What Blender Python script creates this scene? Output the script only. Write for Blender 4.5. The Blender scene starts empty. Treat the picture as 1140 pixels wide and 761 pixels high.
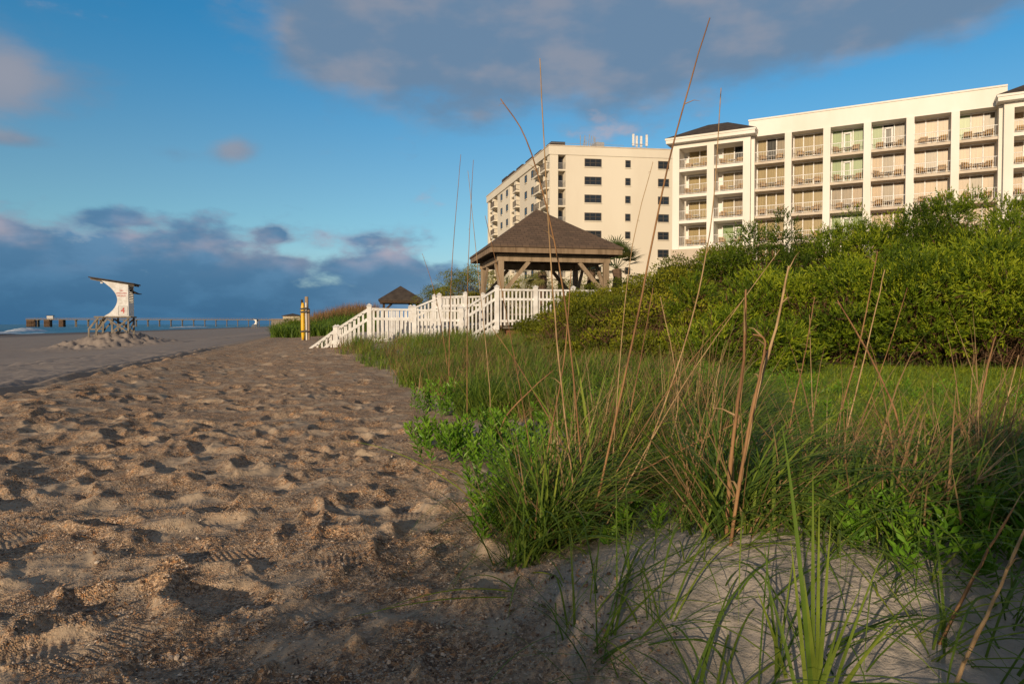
import bpy, math, random
import numpy as np
from mathutils import Vector, Matrix
R = math.radians
scene = bpy.context.scene
col = scene.collection
rng = np.random.default_rng(7)
random.seed(7)

# ------------------------------------------------------------------ camera
EYE = 0.85
F = 760.0                       # focal length in photo pixels (24 mm lens, 1140 px wide)
PITCH = math.atan(19.5 / F)
cam_d = bpy.data.cameras.new("camera"); cam = bpy.data.objects.new("camera", cam_d); col.objects.link(cam)
cam_d.lens = 24; cam_d.sensor_width = 36; cam_d.clip_start = 0.05; cam_d.clip_end = 60000
cam.location = (0, 0, EYE); cam.rotation_euler = (math.pi / 2 - PITCH, 0, 0)
scene.camera = cam

# ------------------------------------------------------------------ light
SUN_AZ, SUN_EL = R(-156), R(13.5)         # azimuth measured from +Y towards +X
sdir = Vector((math.sin(SUN_AZ) * math.cos(SUN_EL), math.cos(SUN_AZ) * math.cos(SUN_EL), math.sin(SUN_EL)))
sd = bpy.data.lights.new("sun", 'SUN'); so = bpy.data.objects.new("sun", sd); col.objects.link(so)
sd.energy = 4.3; sd.angle = R(0.6); sd.color = (1.0, 0.80, 0.57)
so.rotation_euler = sdir.to_track_quat('Z', 'Y').to_euler()

scene.view_settings.view_transform = 'Standard'; scene.view_settings.look = 'None'
scene.view_settings.exposure = 0.0; scene.view_settings.gamma = 1.0
scene.render.engine = 'CYCLES'

world = bpy.data.worlds.new("World"); scene.world = world; world.use_nodes = True
WN = world.node_tree; WN.nodes.clear()
class NB:
    """tiny node builder"""
    def __init__(s, nt): s.nt = nt
    def n(s, t, **k):
        o = s.nt.nodes.new(t)
        for a, v in k.items(): setattr(o, a, v)
        return o
    def put(s, sock, v):
        if isinstance(v, bpy.types.NodeSocket): s.nt.links.new(v, sock)
        else:
            if sock.type == 'RGBA' and len(v) == 3: v = (*v, 1)
            sock.default_value = v
    def m(s, op, a, b=0.0, c=0.0, clamp=False):
        o = s.n('ShaderNodeMath', operation=op, use_clamp=clamp)
        s.put(o.inputs[0], a); s.put(o.inputs[1], b); s.put(o.inputs[2], c); return o.outputs[0]
    def vm(s, op, a, b=(0, 0, 0)):
        o = s.n('ShaderNodeVectorMath', operation=op); s.put(o.inputs[0], a); s.put(o.inputs[1], b)
        return o.outputs['Value'] if op == 'DOT_PRODUCT' else o.outputs[0]
    def mix(s, f, a, b, t='MIX'):
        o = s.n('ShaderNodeMix', data_type='RGBA', blend_type=t); s.put(o.inputs[0], f); s.put(o.inputs[6], a); s.put(o.inputs[7], b); return o.outputs[2]
    def noise(s, v, scale, detail=4, rough=.5, dist=0.0):
        o = s.n('ShaderNodeTexNoise'); s.put(o.inputs['Vector'], v); o.inputs['Scale'].default_value = scale
        o.inputs['Detail'].default_value = detail; o.inputs['Roughness'].default_value = rough; o.inputs['Distortion'].default_value = dist
        return o.outputs[0]
    def step(s, x, lo, hi, a=0.0, b=1.0, kind='SMOOTHSTEP'):
        o = s.n('ShaderNodeMapRange', interpolation_type=kind); s.put(o.inputs[0], x)
        for i, v in enumerate((lo, hi, a, b)): o.inputs[i + 1].default_value = v
        return o.outputs[0]

w = NB(WN)
sky = w.n('ShaderNodeTexSky', sky_type='NISHITA', sun_disc=False, sun_elevation=SUN_EL, sun_rotation=SUN_AZ,
          altitude=0, air_density=1.0, dust_density=0.5, ozone_density=2.5)
gen = w.n('ShaderNodeTexCoord').outputs['Generated']
sep = w.n('ShaderNodeSeparateXYZ'); WN.links.new(gen, sep.inputs[0])
az = w.m('ARCTAN2', sep.outputs[0], sep.outputs[1])
el = w.m('ARCSINE', sep.outputs[2])
# clouds are stood in the sky by compass direction and elevation; px, py read off the photograph
def azel(px, py):
    a = math.atan((px - 570) / F); return a, math.atan((361 - py) / F * math.cos(a))
def blobs(lst):
    tot = None
    for px, py, sx, sy, amp in lst:
        a0, e0 = azel(px, py)
        sa, se = sx / F * math.cos(a0) ** 2, sy / F * math.cos(a0)
        dx = w.m('DIVIDE', w.m('SUBTRACT', az, a0), sa); dy = w.m('DIVIDE', w.m('SUBTRACT', el, e0), se)
        r2 = w.m('ADD', w.m('MULTIPLY', dx, dx), w.m('MULTIPLY', dy, dy))
        g = w.m('MULTIPLY', w.m('EXPONENT', w.m('MULTIPLY', r2, -1.0)), amp)
        tot = g if tot is None else w.m('ADD', tot, g)
    return tot
nvec = w.vm('MULTIPLY', gen, (1, 1, 2.2))
n1 = w.noise(nvec, 5.5, 7, .52, .25)
n0 = w.noise(w.vm('ADD', nvec, (1.1, 5.7, .9)), 30.0, 5, .6)
n2 = w.noise(w.vm('ADD', nvec, (3.1, .7, 1.9)), 13.0, 6, .55, .1)
nn = w.m('ADD', w.m('MULTIPLY', w.m('SUBTRACT', n1, .5), 1.1), w.m('ADD', w.m('MULTIPLY', w.m('SUBTRACT', n2, .5), .95), w.m('MULTIPLY', w.m('SUBTRACT', n0, .5), .32)))
high = blobs([(370, 55, 70, 40, .75), (430, 45, 100, 52, .95), (560, 60, 120, 55, .95), (700, 55, 130, 60, .95), (860, 25, 170, 55, .9), (1060, 5, 170, 38, .8), (600, -120, 600, 110, .8),
              (12, 88, 75, 48, 1.1), (262, 168, 30, 20, .72), (120, 95, 50, 30, .35), (-200, 60, 120, 60, .8), (1450, 40, 260, 70, .8), (500, 130, 80, 20, .4),
              (205, 176, 40, 12, .45), (15, 157, 60, 10, .75)])
dh = w.step(w.m('ADD', high, w.m('MULTIPLY', nn, .85)), .18, .98)
low = blobs([(10, 278, 80, 40, .95), (125, 240, 44, 18, .9), (215, 262, 60, 30, 1.0), (306, 262, 24, 14, .9), (430, 268, 54, 11, .72), (400, 296, 100, 15, .7), (470, 305, 80, 18, .6), (420, 330, 90, 14, .5),
             (100, 325, 240, 38, 1.35), (-10, 345, 90, 18, .9), (330, 350, 330, 9, .7), (330, 342, 160, 26, 1.0), (520, 325, 120, 24, .50), (-350, 290, 260, 70, 1.0), (240, 293, 70, 14, .7), (1500, 320, 300, 40, .7)])
dl = w.step(w.m('ADD', low, w.m('MULTIPLY', nn, 1.55)), .25, .85)
# cloud colours: grey mauve high up, pink where the low sun reaches, slate blue in the bank at the sea horizon
pinkn = w.step(w.noise(w.vm('ADD', nvec, (8, 2, 5)), 9.0, 4, .5), .42, .68)
chigh = w.mix(pinkn, (.155, .235, .345), (.27, .29, .35))
leftpink = blobs([(10, 85, 70, 50, 1.0), (262, 166, 30, 20, .8)])
chigh = w.mix(w.m('MINIMUM', leftpink, 1.0), chigh, (.31, .32, .38))
clow_t = w.mix(w.m('MULTIPLY', pinkn, w.step(el, R(3.2), R(6.0))), (.085, .20, .35), (.30, .31, .39))
bank = w.step(el, R(0.5), R(7.0), 1.0, 0.0)
leftd = w.step(az, R(-8), R(-26))
clow = w.mix(w.m('MULTIPLY', bank, w.step(az, R(4), R(-24), .35, 1.0)), clow_t, (.030, .130, .270))
clow = w.mix(w.m('MULTIPLY', bank, w.step(az, R(-18), R(4))), clow, (.17, .29, .45))
SKY_K = 0.105
s1 = w.mix(1.0, sky.outputs[0], (.80, 1.12, 1.16), 'MULTIPLY')
s1 = w.mix(w.step(el, R(9), R(1)), s1, w.mix(1.0, s1, (1.15, .90, 1.02), 'MULTIPLY'))
# grading of the clear sky: deeper towards the zenith
s2 = w.mix(w.step(el, R(9), R(27)), s1, w.mix(1.0, s1, (.30, 1.02, 1.25), 'MULTIPLY'))
def scl(c, k): return w.mix(1.0, c, (k, k, k), 'MULTIPLY')
SUNK = 1
c1 = w.mix(w.m('MULTIPLY', dh, .9), s2, scl(chigh, 1 / SKY_K))
edge_ = w.m('MULTIPLY', w.m('MULTIPLY', dl, w.m('SUBTRACT', 1.0, dl)), w.step(n1, .42, .62, 0, 2.2))
clow = w.mix(w.m('MINIMUM', edge_, 1.0), clow, (.34, .36, .44))
clow = w.mix(w.step(n2, .42, .68, 0, .45), clow, w.mix(1.0, clow, (1.9, 1.55, 1.4), 'MULTIPLY'))
c2 = w.mix(w.m('MULTIPLY', dl, .95), c1, scl(clow, 1 / SKY_K))
# grey cloud added to the unseen sky overhead and behind, muting the blue fill
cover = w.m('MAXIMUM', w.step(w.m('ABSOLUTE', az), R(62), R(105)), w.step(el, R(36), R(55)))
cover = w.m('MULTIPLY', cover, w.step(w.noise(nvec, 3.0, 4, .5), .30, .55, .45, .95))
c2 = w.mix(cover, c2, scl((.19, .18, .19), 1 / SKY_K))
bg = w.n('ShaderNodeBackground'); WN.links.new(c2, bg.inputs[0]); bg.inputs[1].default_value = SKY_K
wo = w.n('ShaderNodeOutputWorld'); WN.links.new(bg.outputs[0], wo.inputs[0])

# ------------------------------------------------------------------ helpers
def P(px, py, Y):
    """world point seen at photo pixel px, py at distance Y along the view"""
    a, b = (px - 570) / F, -(py - 380.5) / F
    d = Vector((a, math.cos(PITCH) + b * math.sin(PITCH), b * math.cos(PITCH) - math.sin(PITCH)))
    d *= Y / d.y
    return Vector((d.x, d.y, EYE + d.z))
CS, SN = math.cos(R(15)), math.sin(R(15))
def U(x, y): return -x * CS - y * SN          # metres seaward of the camera's line along the shore

def _hash(ix, iy, s):
    h = (ix.astype(np.int64) * 374761393 + iy.astype(np.int64) * 668265263 + s * 974634777) & 0x7fffffff
    h = ((h ^ (h >> 13)) * 1274126177) & 0x7fffffff
    return ((h ^ (h >> 16)) & 0xffff) / 65535.0
def vn(x, y, s=0):
    x = np.asarray(x, float); y = np.asarray(y, float)
    ix, iy = np.floor(x), np.floor(y); fx, fy = x - ix, y - iy
    fx = fx * fx * (3 - 2 * fx); fy = fy * fy * (3 - 2 * fy)
    a, b, c, d = _hash(ix, iy, s), _hash(ix + 1, iy, s), _hash(ix, iy + 1, s), _hash(ix + 1, iy + 1, s)
    return (a * (1 - fx) + b * fx) * (1 - fy) + (c * (1 - fx) + d * fx) * fy - .5
def fbm(x, y, s=0, o=4):
    t, a = 0, 1.0
    for k in range(o): t = t + a * vn(x * 2 ** k + k * 17.3, y * 2 ** k - k * 9.1, s + k); a *= .5
    return t
def ss(x, a, b):
    t = np.clip((np.asarray(x, float) - a) / (b - a), 0, 1); return t * t * (3 - 2 * t)
TOWER = P(127, 384, 48)
SEA_Z = -1.5
def gz(x, y):
    """large shape of the ground"""
    x = np.asarray(x, float); y = np.asarray(y, float)
    u = U(x, y)
    z = -0.09 * ss(u, 3.2, 5.2) - 0.75 * ss(u, 4.6, 16) - .62 * ss(u, 14, 64) - 3.0 * ss(u, 62, 160)
    z = z + 0.10 * np.exp(-((u - 2.9) / .7) ** 2) * ss(y, 2, 8)
    e = -0.75 + 1.0 * ss(y, 12, 19) + .45 * (1 - ss(y, 1.5, 4)) + .25 * vn(y * .35, x * 0, 5) - .45 * np.exp(-((y - 6) / 2.2) ** 2)
    dune = ss(-u, -e, -e + 2.2)
    z = z + .19 * dune + .02 * ss(-u, 3, 9) + .8 * ss(-u, 14, 26) + .04 * dune * fbm(x * .8, y * .8, 11, 3)
    # low hummock of clean sand in front on the right
    z = z + .15 * np.exp(-((x - .62) / .55) ** 2 - ((y - 1.95) / .50) ** 2) + .09 * np.exp(-((x - 1.7) / .8) ** 2 - ((y - 2.2) / .6) ** 2)
    # gentle rise along the shore where the stair meets the sand
    z = z + .22 * ss(y, 9, 19) * ss(-u, -3.5, 0) * (1 - ss(y, 24, 60))
    # vegetated dunes further along
    z = z + 1.2 * ss(y, 34, 58) * ss(-u, -4.2, 1.5) * (1 - .6 * ss(y, 120, 300)) 
    # pushed-up heap below the lifeguard tower
    r = np.hypot((x - TOWER.x) / 1.05, y - TOWER.y)
    z = z + 1.15 * np.exp(-(r / 2.7) ** 1.9) * (1 + .12 * vn(x * 1.3, y * 1.3, 9))
    return z
def gzf(x, y): return float(gz(x, y))

def mesh_np(name, V, Fc, mat=None, parent=None, smooth=False, tint=None):
    """V (n,3); Fc (m,k) uniform polygons"""
    V = np.asarray(V, np.float32); Fc = np.asarray(Fc, np.int32)
    me = bpy.data.meshes.new(name)
    me.vertices.add(len(V)); me.vertices.foreach_set('co', V.ravel())
    k = Fc.shape[1]
    me.loops.add(Fc.size); me.loops.foreach_set('vertex_index', Fc.ravel())
    me.polygons.add(len(Fc)); me.polygons.foreach_set('loop_start', np.arange(0, Fc.size, k, dtype=np.int32))
    me.polygons.foreach_set('use_smooth', np.full(len(Fc), smooth))
    if tint is not None:
        at = me.attributes.new('tint', 'FLOAT', 'POINT'); at.data.foreach_set('value', np.asarray(tint, np.float32))
    me.update(calc_edges=True)
    if mat: me.materials.append(mat)
    o = bpy.data.objects.new(name, me); col.objects.link(o)
    if parent: o.parent = parent
    return o

class MB:
    def __init__(s): s.v = []; s.f = []
    def poly(s, pts, faces):
        b = len(s.v); s.v += [tuple(p) for p in pts]; s.f += [tuple(b + i for i in f) for f in faces]; return s
    def box(s, c, size, rz=0.0, M=None):
        hx, hy, hz = size[0] / 2, size[1] / 2, size[2] / 2
        pts = [Vector((x, y, z)) for x in (-hx, hx) for y in (-hy, hy) for z in (-hz, hz)]
        if rz: m = Matrix.Rotation(rz, 3, 'Z'); pts = [m @ p for p in pts]
        pts = [p + Vector(c) for p in pts]
        if M: pts = [M @ p for p in pts]
        return s.poly(pts, [(0, 1, 3, 2), (4, 6, 7, 5), (0, 4, 5, 1), (2, 3, 7, 6), (0, 2, 6, 4), (1, 5, 7, 3)])
    def bar(s, a, b, wx, wz=None, up=(0, 0, 1)):
        """rectangular bar from a to b"""
        a, b = Vector(a), Vector(b); wz = wz or wx; d = (b - a).normalized(); up = Vector(up)
        if abs(d.dot(up)) > .98: up = Vector((1, 0, 0))
        x = d.cross(up).normalized(); z = x.cross(d).normalized()
        pts = [p + x * i * wx / 2 + z * j * wz / 2 for p in (a, b) for i in (-1, 1) for j in (-1, 1)]
        return s.poly(pts, [(0, 1, 3, 2), (4, 6, 7, 5), (0, 4, 5, 1), (2, 3, 7, 6), (0, 2, 6, 4), (1, 5, 7, 3)])
    def tube(s, pts, rad, n=6):
        pts = [Vector(p) for p in pts]; b = len(s.v); m = len(pts)
        rad = [rad] * m if not hasattr(rad, '__len__') else rad
        for i, p in enumerate(pts):
            t = (pts[min(i + 1, m - 1)] - pts[max(i - 1, 0)]).normalized()
            x = t.cross(Vector((.13, .97, .2))).normalized(); y = t.cross(x)
            for k in range(n):
                a = 2 * math.pi * k / n; s.v.append(tuple(p + (x * math.cos(a) + y * math.sin(a)) * rad[i]))
        for i in range(m - 1):
            for k in range(n):
                s.f.append((b + i * n + k, b + i * n + (k + 1) % n, b + (i + 1) * n + (k + 1) % n, b + (i + 1) * n + k))
        s.f.append(tuple(b + k for k in range(n))[::-1]); s.f.append(tuple(b + (m - 1) * n + k for k in range(n)))
        return s
    def prism(s, poly, d):
        """closed polygon (3D points) pushed by vector d"""
        n = len(poly); poly = [Vector(p) for p in poly]; d = Vector(d)
        s.poly(poly + [p + d for p in poly], [tuple(range(n))[::-1], tuple(range(n, 2 * n))] + [(i, (i + 1) % n, n + (i + 1) % n, n + i) for i in range(n)])
        return s
    def build(s, name, mat, parent=None, smooth=False, bevel=0):
        me = bpy.data.meshes.new(name); me.from_pydata(s.v, [], s.f); me.update()
        if smooth: me.polygons.foreach_set('use_smooth', [True] * len(me.polygons))
        me.materials.append(mat)
        o = bpy.data.objects.new(name, me); col.objects.link(o)
        if parent: o.parent = parent
        if bevel:
            b = o.modifiers.new('bevel', 'BEVEL'); b.width = bevel; b.segments = 2; b.limit_method = 'ANGLE'
        return o
def tag(o, label=None, cat=None, group=None, kind=None):
    if label: o['label'] = label
    if cat: o['category'] = cat
    if group: o['group'] = group
    if kind: o['kind'] = kind
    return o
def empty(name, loc, rz=0):
    o = bpy.data.objects.new(name, None); col.objects.link(o); o.location = loc; o.rotation_euler = (0, 0, rz); o.empty_display_size = .1
    return o
def copy_tree(o, parent=None):
    c = o.copy(); col.objects.link(c); c.parent = parent
    for ch in list(o.children): copy_tree(ch, c)
    return c

# ------------------------------------------------------------------ materials
def mat(name, base, rough=.7, spec=.3, var=None, vscale=3.0, bump=0.0, bscale=30.0, stretch=(1, 1, 1), metallic=0.0, coat=0.0):
    """principled with noise wear between base and var"""
    m = bpy.data.materials.new(name); m.use_nodes = True; nt = m.node_tree; b = NB(nt)
    pr = nt.nodes['Principled BSDF']; pr.inputs['Roughness'].default_value = rough; pr.inputs['Specular IOR Level'].default_value = spec
    pr.inputs['Metallic'].default_value = metallic
    tc = b.n('ShaderNodeTexCoord').outputs['Object']; v = b.vm('MULTIPLY', tc, stretch)
    if var is not None:
        f = b.step(b.noise(v, vscale, 5, .6), .35, .7)
        nt.links.new(b.mix(f, base, var), pr.inputs['Base Color'])
    else: pr.inputs['Base Color'].default_value = (*base, 1)
    if bump:
        bn = b.n('ShaderNodeBump'); bn.inputs['Strength'].default_value = bump; bn.inputs['Distance'].default_value = .02
        nt.links.new(b.noise(v, bscale, 4, .6), bn.inputs['Height']); nt.links.new(bn.outputs[0], pr.inputs['Normal'])
    return m
def leafmat(name, c0, c1, c2, trans=.28, rough=.55):
    """c0..c1..c2 by the per-leaf tint"""
    m = bpy.data.materials.new(name); m.use_nodes = True; nt = m.node_tree; b = NB(nt); nt.nodes.clear()
    at = b.n('ShaderNodeAttribute', attribute_name='tint').outputs['Fac']
    r = b.n('ShaderNodeValToRGB'); nt.links.new(at, r.inputs[0]); e = r.color_ramp.elements
    e[0].color = (*c0, 1); e[1].color = (*c2, 1); k = e.new(.55); k.color = (*c1, 1)
    pr = b.n('ShaderNodeBsdfPrincipled'); nt.links.new(r.outputs[0], pr.inputs['Base Color']); pr.inputs['Roughness'].default_value = rough
    pr.inputs['Specular IOR Level'].default_value = .25
    tr = b.n('ShaderNodeBsdfTranslucent'); nt.links.new(b.mix(1.0, r.outputs[0], (1.2, 1.25, .6), 'MULTIPLY'), tr.inputs[0])
    mx = b.n('ShaderNodeMixShader'); mx.inputs[0].default_value = trans
    nt.links.new(pr.outputs[0], mx.inputs[1]); nt.links.new(tr.outputs[0], mx.inputs[2])
    o = b.n('ShaderNodeOutputMaterial'); nt.links.new(mx.outputs[0], o.inputs[0])
    return m
M = dict(
    white_paint=mat('white_paint', (.82, .81, .79), .6, .3, (.64, .61, .57), 4, .1, 40),
    old_white=mat('old_white', (.74, .72, .69), .7, .2, (.55, .53, .50), 5),
    stucco=mat('stucco', (.82, .785, .72), .85, .2, (.74, .69, .60), .18, .15, 14, (1, 1, .35)),
    stucco_b=mat('stucco_b', (.74, .675, .55), .85, .2, (.68, .61, .49), .12, .1, 10, (1, 1, .3)),
    beige_wall=mat('beige_wall', (.55, .46, .36), .9, .2, (.48, .40, .31), .5),
    slab=mat('slab', (.62, .54, .44), .8, .2, (.52, .44, .35), .8),
    wood=mat('wood', (.30, .215, .14), .8, .2, (.17, .115, .07), 6, .5, 40, (1, 1, .15)),
    post_wood=mat('post_wood', (.36, .27, .18), .8, .2, (.22, .16, .10), 5, .5, 30, (1, 1, .12)),
    grey_wood=mat('grey_wood', (.27, .235, .19), .85, .2, (.15, .13, .105), 5, .4, 30, (1, 1, .2)),
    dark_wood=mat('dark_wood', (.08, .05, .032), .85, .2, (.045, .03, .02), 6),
    dark_roof=mat('dark_roof', (.085, .068, .055), .9, .2, (.05, .04, .034), 2),
    black=mat('black', (.02, .02, .022), .5, .4),
    dark_frame=mat('dark_frame', (.075, .06, .048), .5, .4),
    yellow=mat('yellow', (.80, .48, .02), .4, .5, (.70, .40, .03), 4),
    metal=mat('metal', (.35, .35, .36), .5, .5, (.25, .25, .26), 5),
    brick=mat('brick', (.30, .12, .07), .9, .2, (.20, .08, .05), 9, .3, 40),
    red=mat('red', (.55, .03, .02), .6, .3),
    curtain=mat('curtain', (.56, .46, .29), .9, .1, (.47, .38, .24), 1.2, 0, 1, (6, 6, .3)),
    pinkcurtain=mat('pinkcurtain', (.68, .53, .41), .9, .1, (.56, .45, .38), .8, 0, 1, (3, 3, .5)),
    greycurtain=mat('greycurtain', (.40, .35, .32), .9, .1, (.52, .43, .36), .8, 0, 1, (3, 3, .5)),
    greencurtain=mat('greencurtain', (.44, .58, .36), .9, .1, (.36, .50, .32), .8, 0, 1, (4, 4, .4)),
    tan_chair=mat('tan_chair', (.40, .26, .12), .7, .3, (.30, .19, .09), 6),
    bark=mat('bark', (.16, .105, .07), .9, .1, (.09, .06, .04), 8, .5, 30),
    twig=mat('twig', (.13, .07, .04), .9, .1, (.08, .045, .028), 8),
    straw=mat('straw', (.33, .18, .08), .7, .2, (.17, .085, .04), 14, .2, 60, (1, 1, .3)),
    straw_pale=mat('straw_pale', (.46, .31, .16), .7, .2, (.28, .17, .08), 14),
    cream=mat('cream', (.62, .52, .38), .8, .2, (.52, .44, .32), 1),
)
def glassmat(name, col_, refl=.35, rough=.04):
    m = bpy.data.materials.new(name); m.use_nodes = True; nt = m.node_tree; b = NB(nt); nt.nodes.clear()
    tr = b.n('ShaderNodeBsdfTransparent'); tr.inputs[0].default_value = (*col_, 1)
    gl = b.n('ShaderNodeBsdfGlossy'); gl.inputs['Roughness'].default_value = rough; gl.inputs[0].default_value = (.9, .9, .9, 1)
    fr = b.n('ShaderNodeFresnel'); fr.inputs[0].default_value = 1.5
    mx = b.n('ShaderNodeMixShader'); nt.links.new(b.m('MULTIPLY', b.m('ADD', fr.outputs[0], refl, clamp=True), .2), mx.inputs[0])
    nt.links.new(tr.outputs[0], mx.inputs[1]); nt.links.new(gl.outputs[0], mx.inputs[2])
    o = b.n('ShaderNodeOutputMaterial'); nt.links.new(mx.outputs[0], o.inputs[0]); return m
M['glass'] = glassmat('glass', (.88, .87, .82), .0, .3)
M['dark_glass'] = mat('dark_glass', (.02, .025, .03), .06, .8)
# shingles
def shingle():
    m = mat('shingle', (.15, .115, .09), .92, .15); nt = m.node_tree; b = NB(nt); pr = nt.nodes['Principled BSDF']
    at = b.n('ShaderNodeUVMap').outputs[0]
    br = b.n('ShaderNodeTexBrick'); nt.links.new(at, br.inputs[0])
    br.inputs['Scale'].default_value = 1; br.inputs['Brick Width'].default_value = .22; br.inputs['Row Height'].default_value = .125
    br.inputs['Mortar Size'].default_value = .008; br.inputs['Mortar Smooth'].default_value = .2; br.offset = .5
    br.inputs['Color1'].default_value = (.165, .110, .076, 1); br.inputs['Color2'].default_value = (.088, .062, .046, 1); br.inputs['Mortar'].default_value = (.04, .03, .025, 1)
    br.inputs['Bias'].default_value = 0
    n = b.noise(at, 3.0, 4, .6); c = b.mix(.45, br.outputs[0], b.mix(n, (.09, .07, .055), (.20, .135, .095)))
    nt.links.new(c, pr.inputs['Base Color'])
    bn = b.n('ShaderNodeBump'); bn.inputs['Strength'].default_value = .8; bn.inputs['Distance'].default_value = .02
    nt.links.new(b.m('SUBTRACT', 1.0, br.outputs['Fac']), bn.inputs['Height']); nt.links.new(bn.outputs[0], pr.inputs['Normal'])
    return m
M['shingle'] = shingle()
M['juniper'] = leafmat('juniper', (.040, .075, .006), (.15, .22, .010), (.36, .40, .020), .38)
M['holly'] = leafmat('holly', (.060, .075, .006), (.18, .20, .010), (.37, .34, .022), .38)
M['grass'] = leafmat('grass', (.050, .10, .018), (.14, .22, .030), (.31, .36, .05), .38)
M['drygrass'] = leafmat('drygrass', (.20, .11, .05), (.34, .21, .10), (.48, .34, .18), .2, .7)
M['carpet'] = leafmat('carpet', (.11, .17, .012), (.25, .32, .022), (.42, .46, .045), .3)
M['elder'] = leafmat('elder', (.055, .14, .010), (.11, .24, .015), (.21, .34, .03), .25, .4)
M['palmleaf'] = leafmat('palmleaf', (.05, .08, .02), (.12, .15, .035), (.28, .24, .08), .25)

# ================================================================== GROUND
def sandmat():
    m = bpy.data.materials.new('sand'); m.use_nodes = True; nt = m.node_tree; b = NB(nt); pr = nt.nodes['Principled BSDF']
    pr.inputs['Roughness'].default_value = .95; pr.inputs['Specular IOR Level'].default_value = .15
    pos = b.n('ShaderNodeNewGeometry').outputs['Position']
    u = b.vm('DOT_PRODUCT', pos, (-CS, -SN, 0))
    low = b.noise(pos, 1.1, 4, .6)
    sp_ = b.n('ShaderNodeSeparateXYZ'); nt.links.new(pos, sp_.inputs[0])
    uu = b.m('ADD', u, b.m('MULTIPLY', b.m('SUBTRACT', low, .5), 1.3)); uu = b.m('SUBTRACT', uu, b.step(sp_.outputs[1], 4.0, 1.5, 0, .55))
    clean = b.step(uu, -.75, -1.7)                 # wind-blown dune sand
    hard = b.step(uu, 3.3, 5.2)                    # packed lower beach
    n_s = b.noise(pos, 60, 3, .6); n_m = b.noise(pos, 7, 4, .6)
    base = b.mix(n_m, (.345, .255, .175), (.51, .40, .285))
    # shell hash: small cells of many colours, thicker in patches
    vo = b.n('ShaderNodeTexVoronoi'); vo.inputs['Scale'].default_value = 190; nt.links.new(pos, vo.inputs['Vector'])
    vr = b.n('ShaderNodeValToRGB'); sepc = b.n('ShaderNodeSeparateColor'); nt.links.new(vo.outputs['Color'], sepc.inputs[0]); nt.links.new(sepc.outputs[0], vr.inputs[0])
    cr = vr.color_ramp; cr.interpolation = 'CONSTANT'; cr.elements[0].color = (.10, .065, .045, 1); cr.elements[1].position = .22; cr.elements[1].color = (.30, .215, .14, 1)
    for p, c in ((.42, (.42, .29, .17)), (.56, (.07, .05, .042)), (.68, (.36, .30, .24)), (.82, (.50, .36, .22)), (.93, (.65, .58, .50))):
        k = cr.elements.new(p); k.color = (*c, 1)
    vo2 = b.n('ShaderNodeTexVoronoi'); vo2.inputs['Scale'].default_value = 85; nt.links.new(pos, vo2.inputs['Vector'])
    sep2 = b.n('ShaderNodeSeparateColor'); nt.links.new(vo2.outputs['Color'], sep2.inputs[0])
    vr2 = b.n('ShaderNodeValToRGB'); nt.links.new(sep2.outputs[1], vr2.inputs[0]); c2 = vr2.color_ramp; c2.interpolation = 'CONSTANT'
    c2.elements[0].color = (.13, .085, .06, 1); c2.elements[1].position = .4; c2.elements[1].color = (.40, .22, .10, 1)
    for p, c in ((.6, (.055, .04, .035)), (.75, (.5, .4, .3)),):
        k = c2.elements.new(p); k.color = (*c, 1)
    shell = b.mix(b.step(sep2.outputs[0], .6, .62), vr.outputs[0], vr2.outputs[0])
    shell = b.mix(1.0, shell, b.mix(b.step(b.noise(b.vm('ADD', pos, (4, 9, 2)), 6.5, 5, .65), .40, .62), (.98, .92, .90), (1.42, 1.15, .92)), 'MULTIPLY')
    patch = b.m('ADD', b.step(b.noise(pos, 2.3, 5, .65, .4), .36, .56), b.m('MULTIPLY', b.step(b.noise(pos, 9, 4, .6), .46, .6), .5), clamp=True)
    patch = b.m('MULTIPLY', patch, b.m('SUBTRACT', 1.0, b.m('MAXIMUM', clean, hard)))
    patch = b.m('MULTIPLY', patch, b.step(n_m, .3, .7, .5, .9))
    c = b.mix(patch, base, shell)
    c = b.mix(b.m('MULTIPLY', clean, .9), c, b.mix(n_s, (.40, .345, .295), (.52, .455, .395)))
    gr = b.mix(b.noise(pos, .5, 5, .6), (.24, .20, .175), (.34, .285, .245))
    c = b.mix(hard, c, gr)
    wet = b.step(u, 48, 62); c = b.mix(wet, c, (.15, .13, .125))
    # litter and soil below the shrubs
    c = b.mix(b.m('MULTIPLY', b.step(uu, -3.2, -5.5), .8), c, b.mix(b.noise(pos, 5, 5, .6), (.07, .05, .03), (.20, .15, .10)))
    nt.links.new(c, pr.inputs['Base Color'])
    h = b.m('ADD', b.m('ADD', b.m('MULTIPLY', b.noise(pos, 28, 5, .7), 1.0), b.m('MULTIPLY', b.noise(pos, 75, 4, .6), b.m('MULTIPLY', clean, .9))), b.m('MULTIPLY', vo.outputs['Distance'], b.m('MULTIPLY', patch, 1.2)))
    h = b.m('ADD', h, b.m('MULTIPLY', vo2.outputs['Distance'], b.m('MULTIPLY', patch, 1.0)))
    bn = b.n('ShaderNodeBump'); bn.inputs['Strength'].default_value = .7; bn.inputs['Distance'].default_value = .010
    nt.links.new(h, bn.inputs['Height']); nt.links.new(bn.outputs[0], pr.inputs['Normal'])
    return m
M['sand'] = sandmat()

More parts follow.
